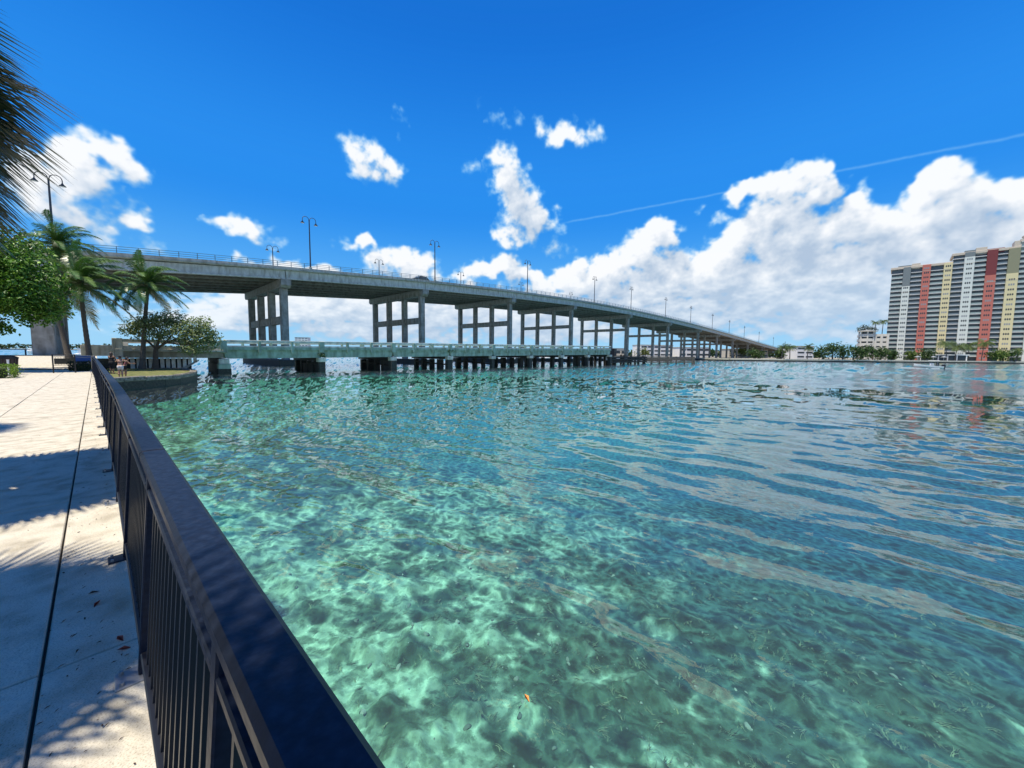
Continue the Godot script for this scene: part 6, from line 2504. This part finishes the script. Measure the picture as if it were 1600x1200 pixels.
func _people() -> void:
	plain("skin_light", lin(0.42, 0.24, 0.16), 0.55)
	plain("skin_tan", lin(0.30, 0.155, 0.095), 0.55)
	plain("lips", lin(0.30, 0.10, 0.09), 0.5)
	plain("hair_dark", lin(0.018, 0.012, 0.010), 0.5)
	plain("hair_brown", lin(0.045, 0.025, 0.016), 0.5)
	plain("cloth_black", lin(0.010, 0.010, 0.012), 0.85)
	plain("cloth_white", lin(0.66, 0.62, 0.60), 0.85)
	plain("cloth_maroon", lin(0.16, 0.05, 0.06), 0.85)
	var p := figure("person in white swim shorts seen from behind, both arms raised forward", Vector3(-25.42, -0.29, -24.9), deg_to_rad(28.0), 1.42, {"elbow_l": Vector3(-0.27, 0.02, -0.10), "wrist_l": Vector3(-0.30, 0.06, -0.34), "elbow_r": Vector3(0.27, 0.02, -0.10), "wrist_r": Vector3(0.16, 0.08, -0.32), "knee_l": Vector3(-0.09, 0.47, -0.02), "lean": Vector3(0, 0, -0.02), "hair": "bun"}, M.skin_light, M.hair_dark, [["shorts", M.cloth_white, 0.66, 0.97, "all"], ["bikini_top", M.cloth_maroon, 1.205, 1.26, "trunk"]])
	p = figure("dark-haired person in a maroon top bending forward beside the wall's edge", Vector3(-26.2, -0.30, -26.0), deg_to_rad(-38.0), 1.40, {"lean": Vector3(0.0, -0.03, -0.12), "elbow_l": Vector3(-0.24, -0.10, -0.16), "wrist_l": Vector3(-0.18, -0.12, -0.40), "elbow_r": Vector3(0.24, -0.10, -0.16), "wrist_r": Vector3(0.14, -0.10, -0.40), "hip": Vector3(0, 0.88, 0.05)}, M.skin_tan, M.hair_dark, [["top", M.cloth_maroon, 1.02, 1.33, "trunk"], ["shorts", M.cloth_black, 0.62, 0.95, "all"]])
	p = figure("person in black standing behind the railing and holding a thin fishing rod", Vector3(-29.4, -0.20, -28.2), deg_to_rad(10.0), 1.52, {"elbow_l": Vector3(-0.25, -0.10, -0.12), "wrist_l": Vector3(-0.20, -0.02, -0.34), "elbow_r": Vector3(0.25, -0.12, -0.10), "wrist_r": Vector3(0.05, -0.06, -0.34), "hair": "long"}, M.skin_tan, M.hair_brown, [["dress", M.cloth_black, 0.50, 1.30, "trunk"], ["skirt", M.cloth_black, 0.40, 0.95, "all"]])
	var rod := thing("fishing_rod", "thin dark fishing rod held upright by the person in black", "fishing rod", Vector3(-29.4, -0.20, -28.2) + Basis(Vector3.UP, deg_to_rad(10.0)) * Vector3(-0.06, 1.10, -0.36), 0.0)
	var st := new_st()
	tube(st, [Vector3(0.05, -0.35, 0.02), Vector3(0, 0, 0), Vector3(-0.05, 0.7, -0.1), Vector3(-0.12, 1.25, -0.3)], [0.016, 0.014, 0.010, 0.006], 6)
	put(st, "pole", M.rail_dark, rod)
	st = new_st()
	tube(st, [Vector3(-0.03, -0.08, 0.04), Vector3(0.03, -0.08, 0.04)], [0.035, 0.035], 10)
	put(st, "reel", M.galvanised, rod)

# ------------------------------------------------------------------ small things on the ground and the water
func _litter() -> void:
	var red := plain("dry_leaf_red", lin(0.30, 0.055, 0.03), 0.7)
	var brown := plain("dry_leaf_brown", lin(0.09, 0.045, 0.025), 0.8)
	var orange := plain("floating_leaf", lin(0.62, 0.26, 0.05), 0.6)
	for e: Array in [[-0.06, 3.44, red, 0.3, "small red fallen leaf by the railing foot, farthest of the red leaves"], [0.0, 2.93, red, 1.2, "curled red fallen leaf beside the railing's base plate"], [-0.005, 2.79, red, 2.2, "red fallen leaf nearest the viewer by the railing foot"], [-0.115, 3.58, brown, 2.8, "dark brown fallen leaf in the sunlit patch near the slab joint"]]:
		var m := leaf_mesh(0.028, 0.06)
		var o := put_mesh(m, "fallen_leaf", e[2])
		o.position = W(e[0], e[1], 0.014)
		o.rotation = Vector3(0.12, e[3], 0.15)
		tag(o, e[4], "leaf", "fallen leaves on the walk")
	var o := put_mesh(leaf_mesh(0.032, 0.075), "floating_leaf", orange)
	o.position = Vector3(0.12, WATER + 0.03, -2.72)
	o.rotation.y = 0.5
	tag(o, "orange leaf floating on the clear water near the bottom of the frame", "leaf")
	var r := RandomNumberGenerator.new()
	r.seed = 77
	var pl := []
	for i in 420:
		var a := 1.2 + pow(r.randf(), 1.5) * 22.0
		var x := r.randf_range(-0.26, 0.05) if r.randf() < 0.75 else r.randf_range(-2.4, 0.0)
		var s := r.randf_range(0.3, 1.0)
		pl.append(Transform3D(Basis.from_euler(Vector3(r.randf_range(-0.2, 0.2), r.randf() * TAU, r.randf_range(-0.3, 0.3))).scaled(Vector3(s * 0.5, s, s)), W(x, a, 0.009)))
	scatter("dry_litter", leaf_mesh(0.012, 0.045), brown, pl, [])
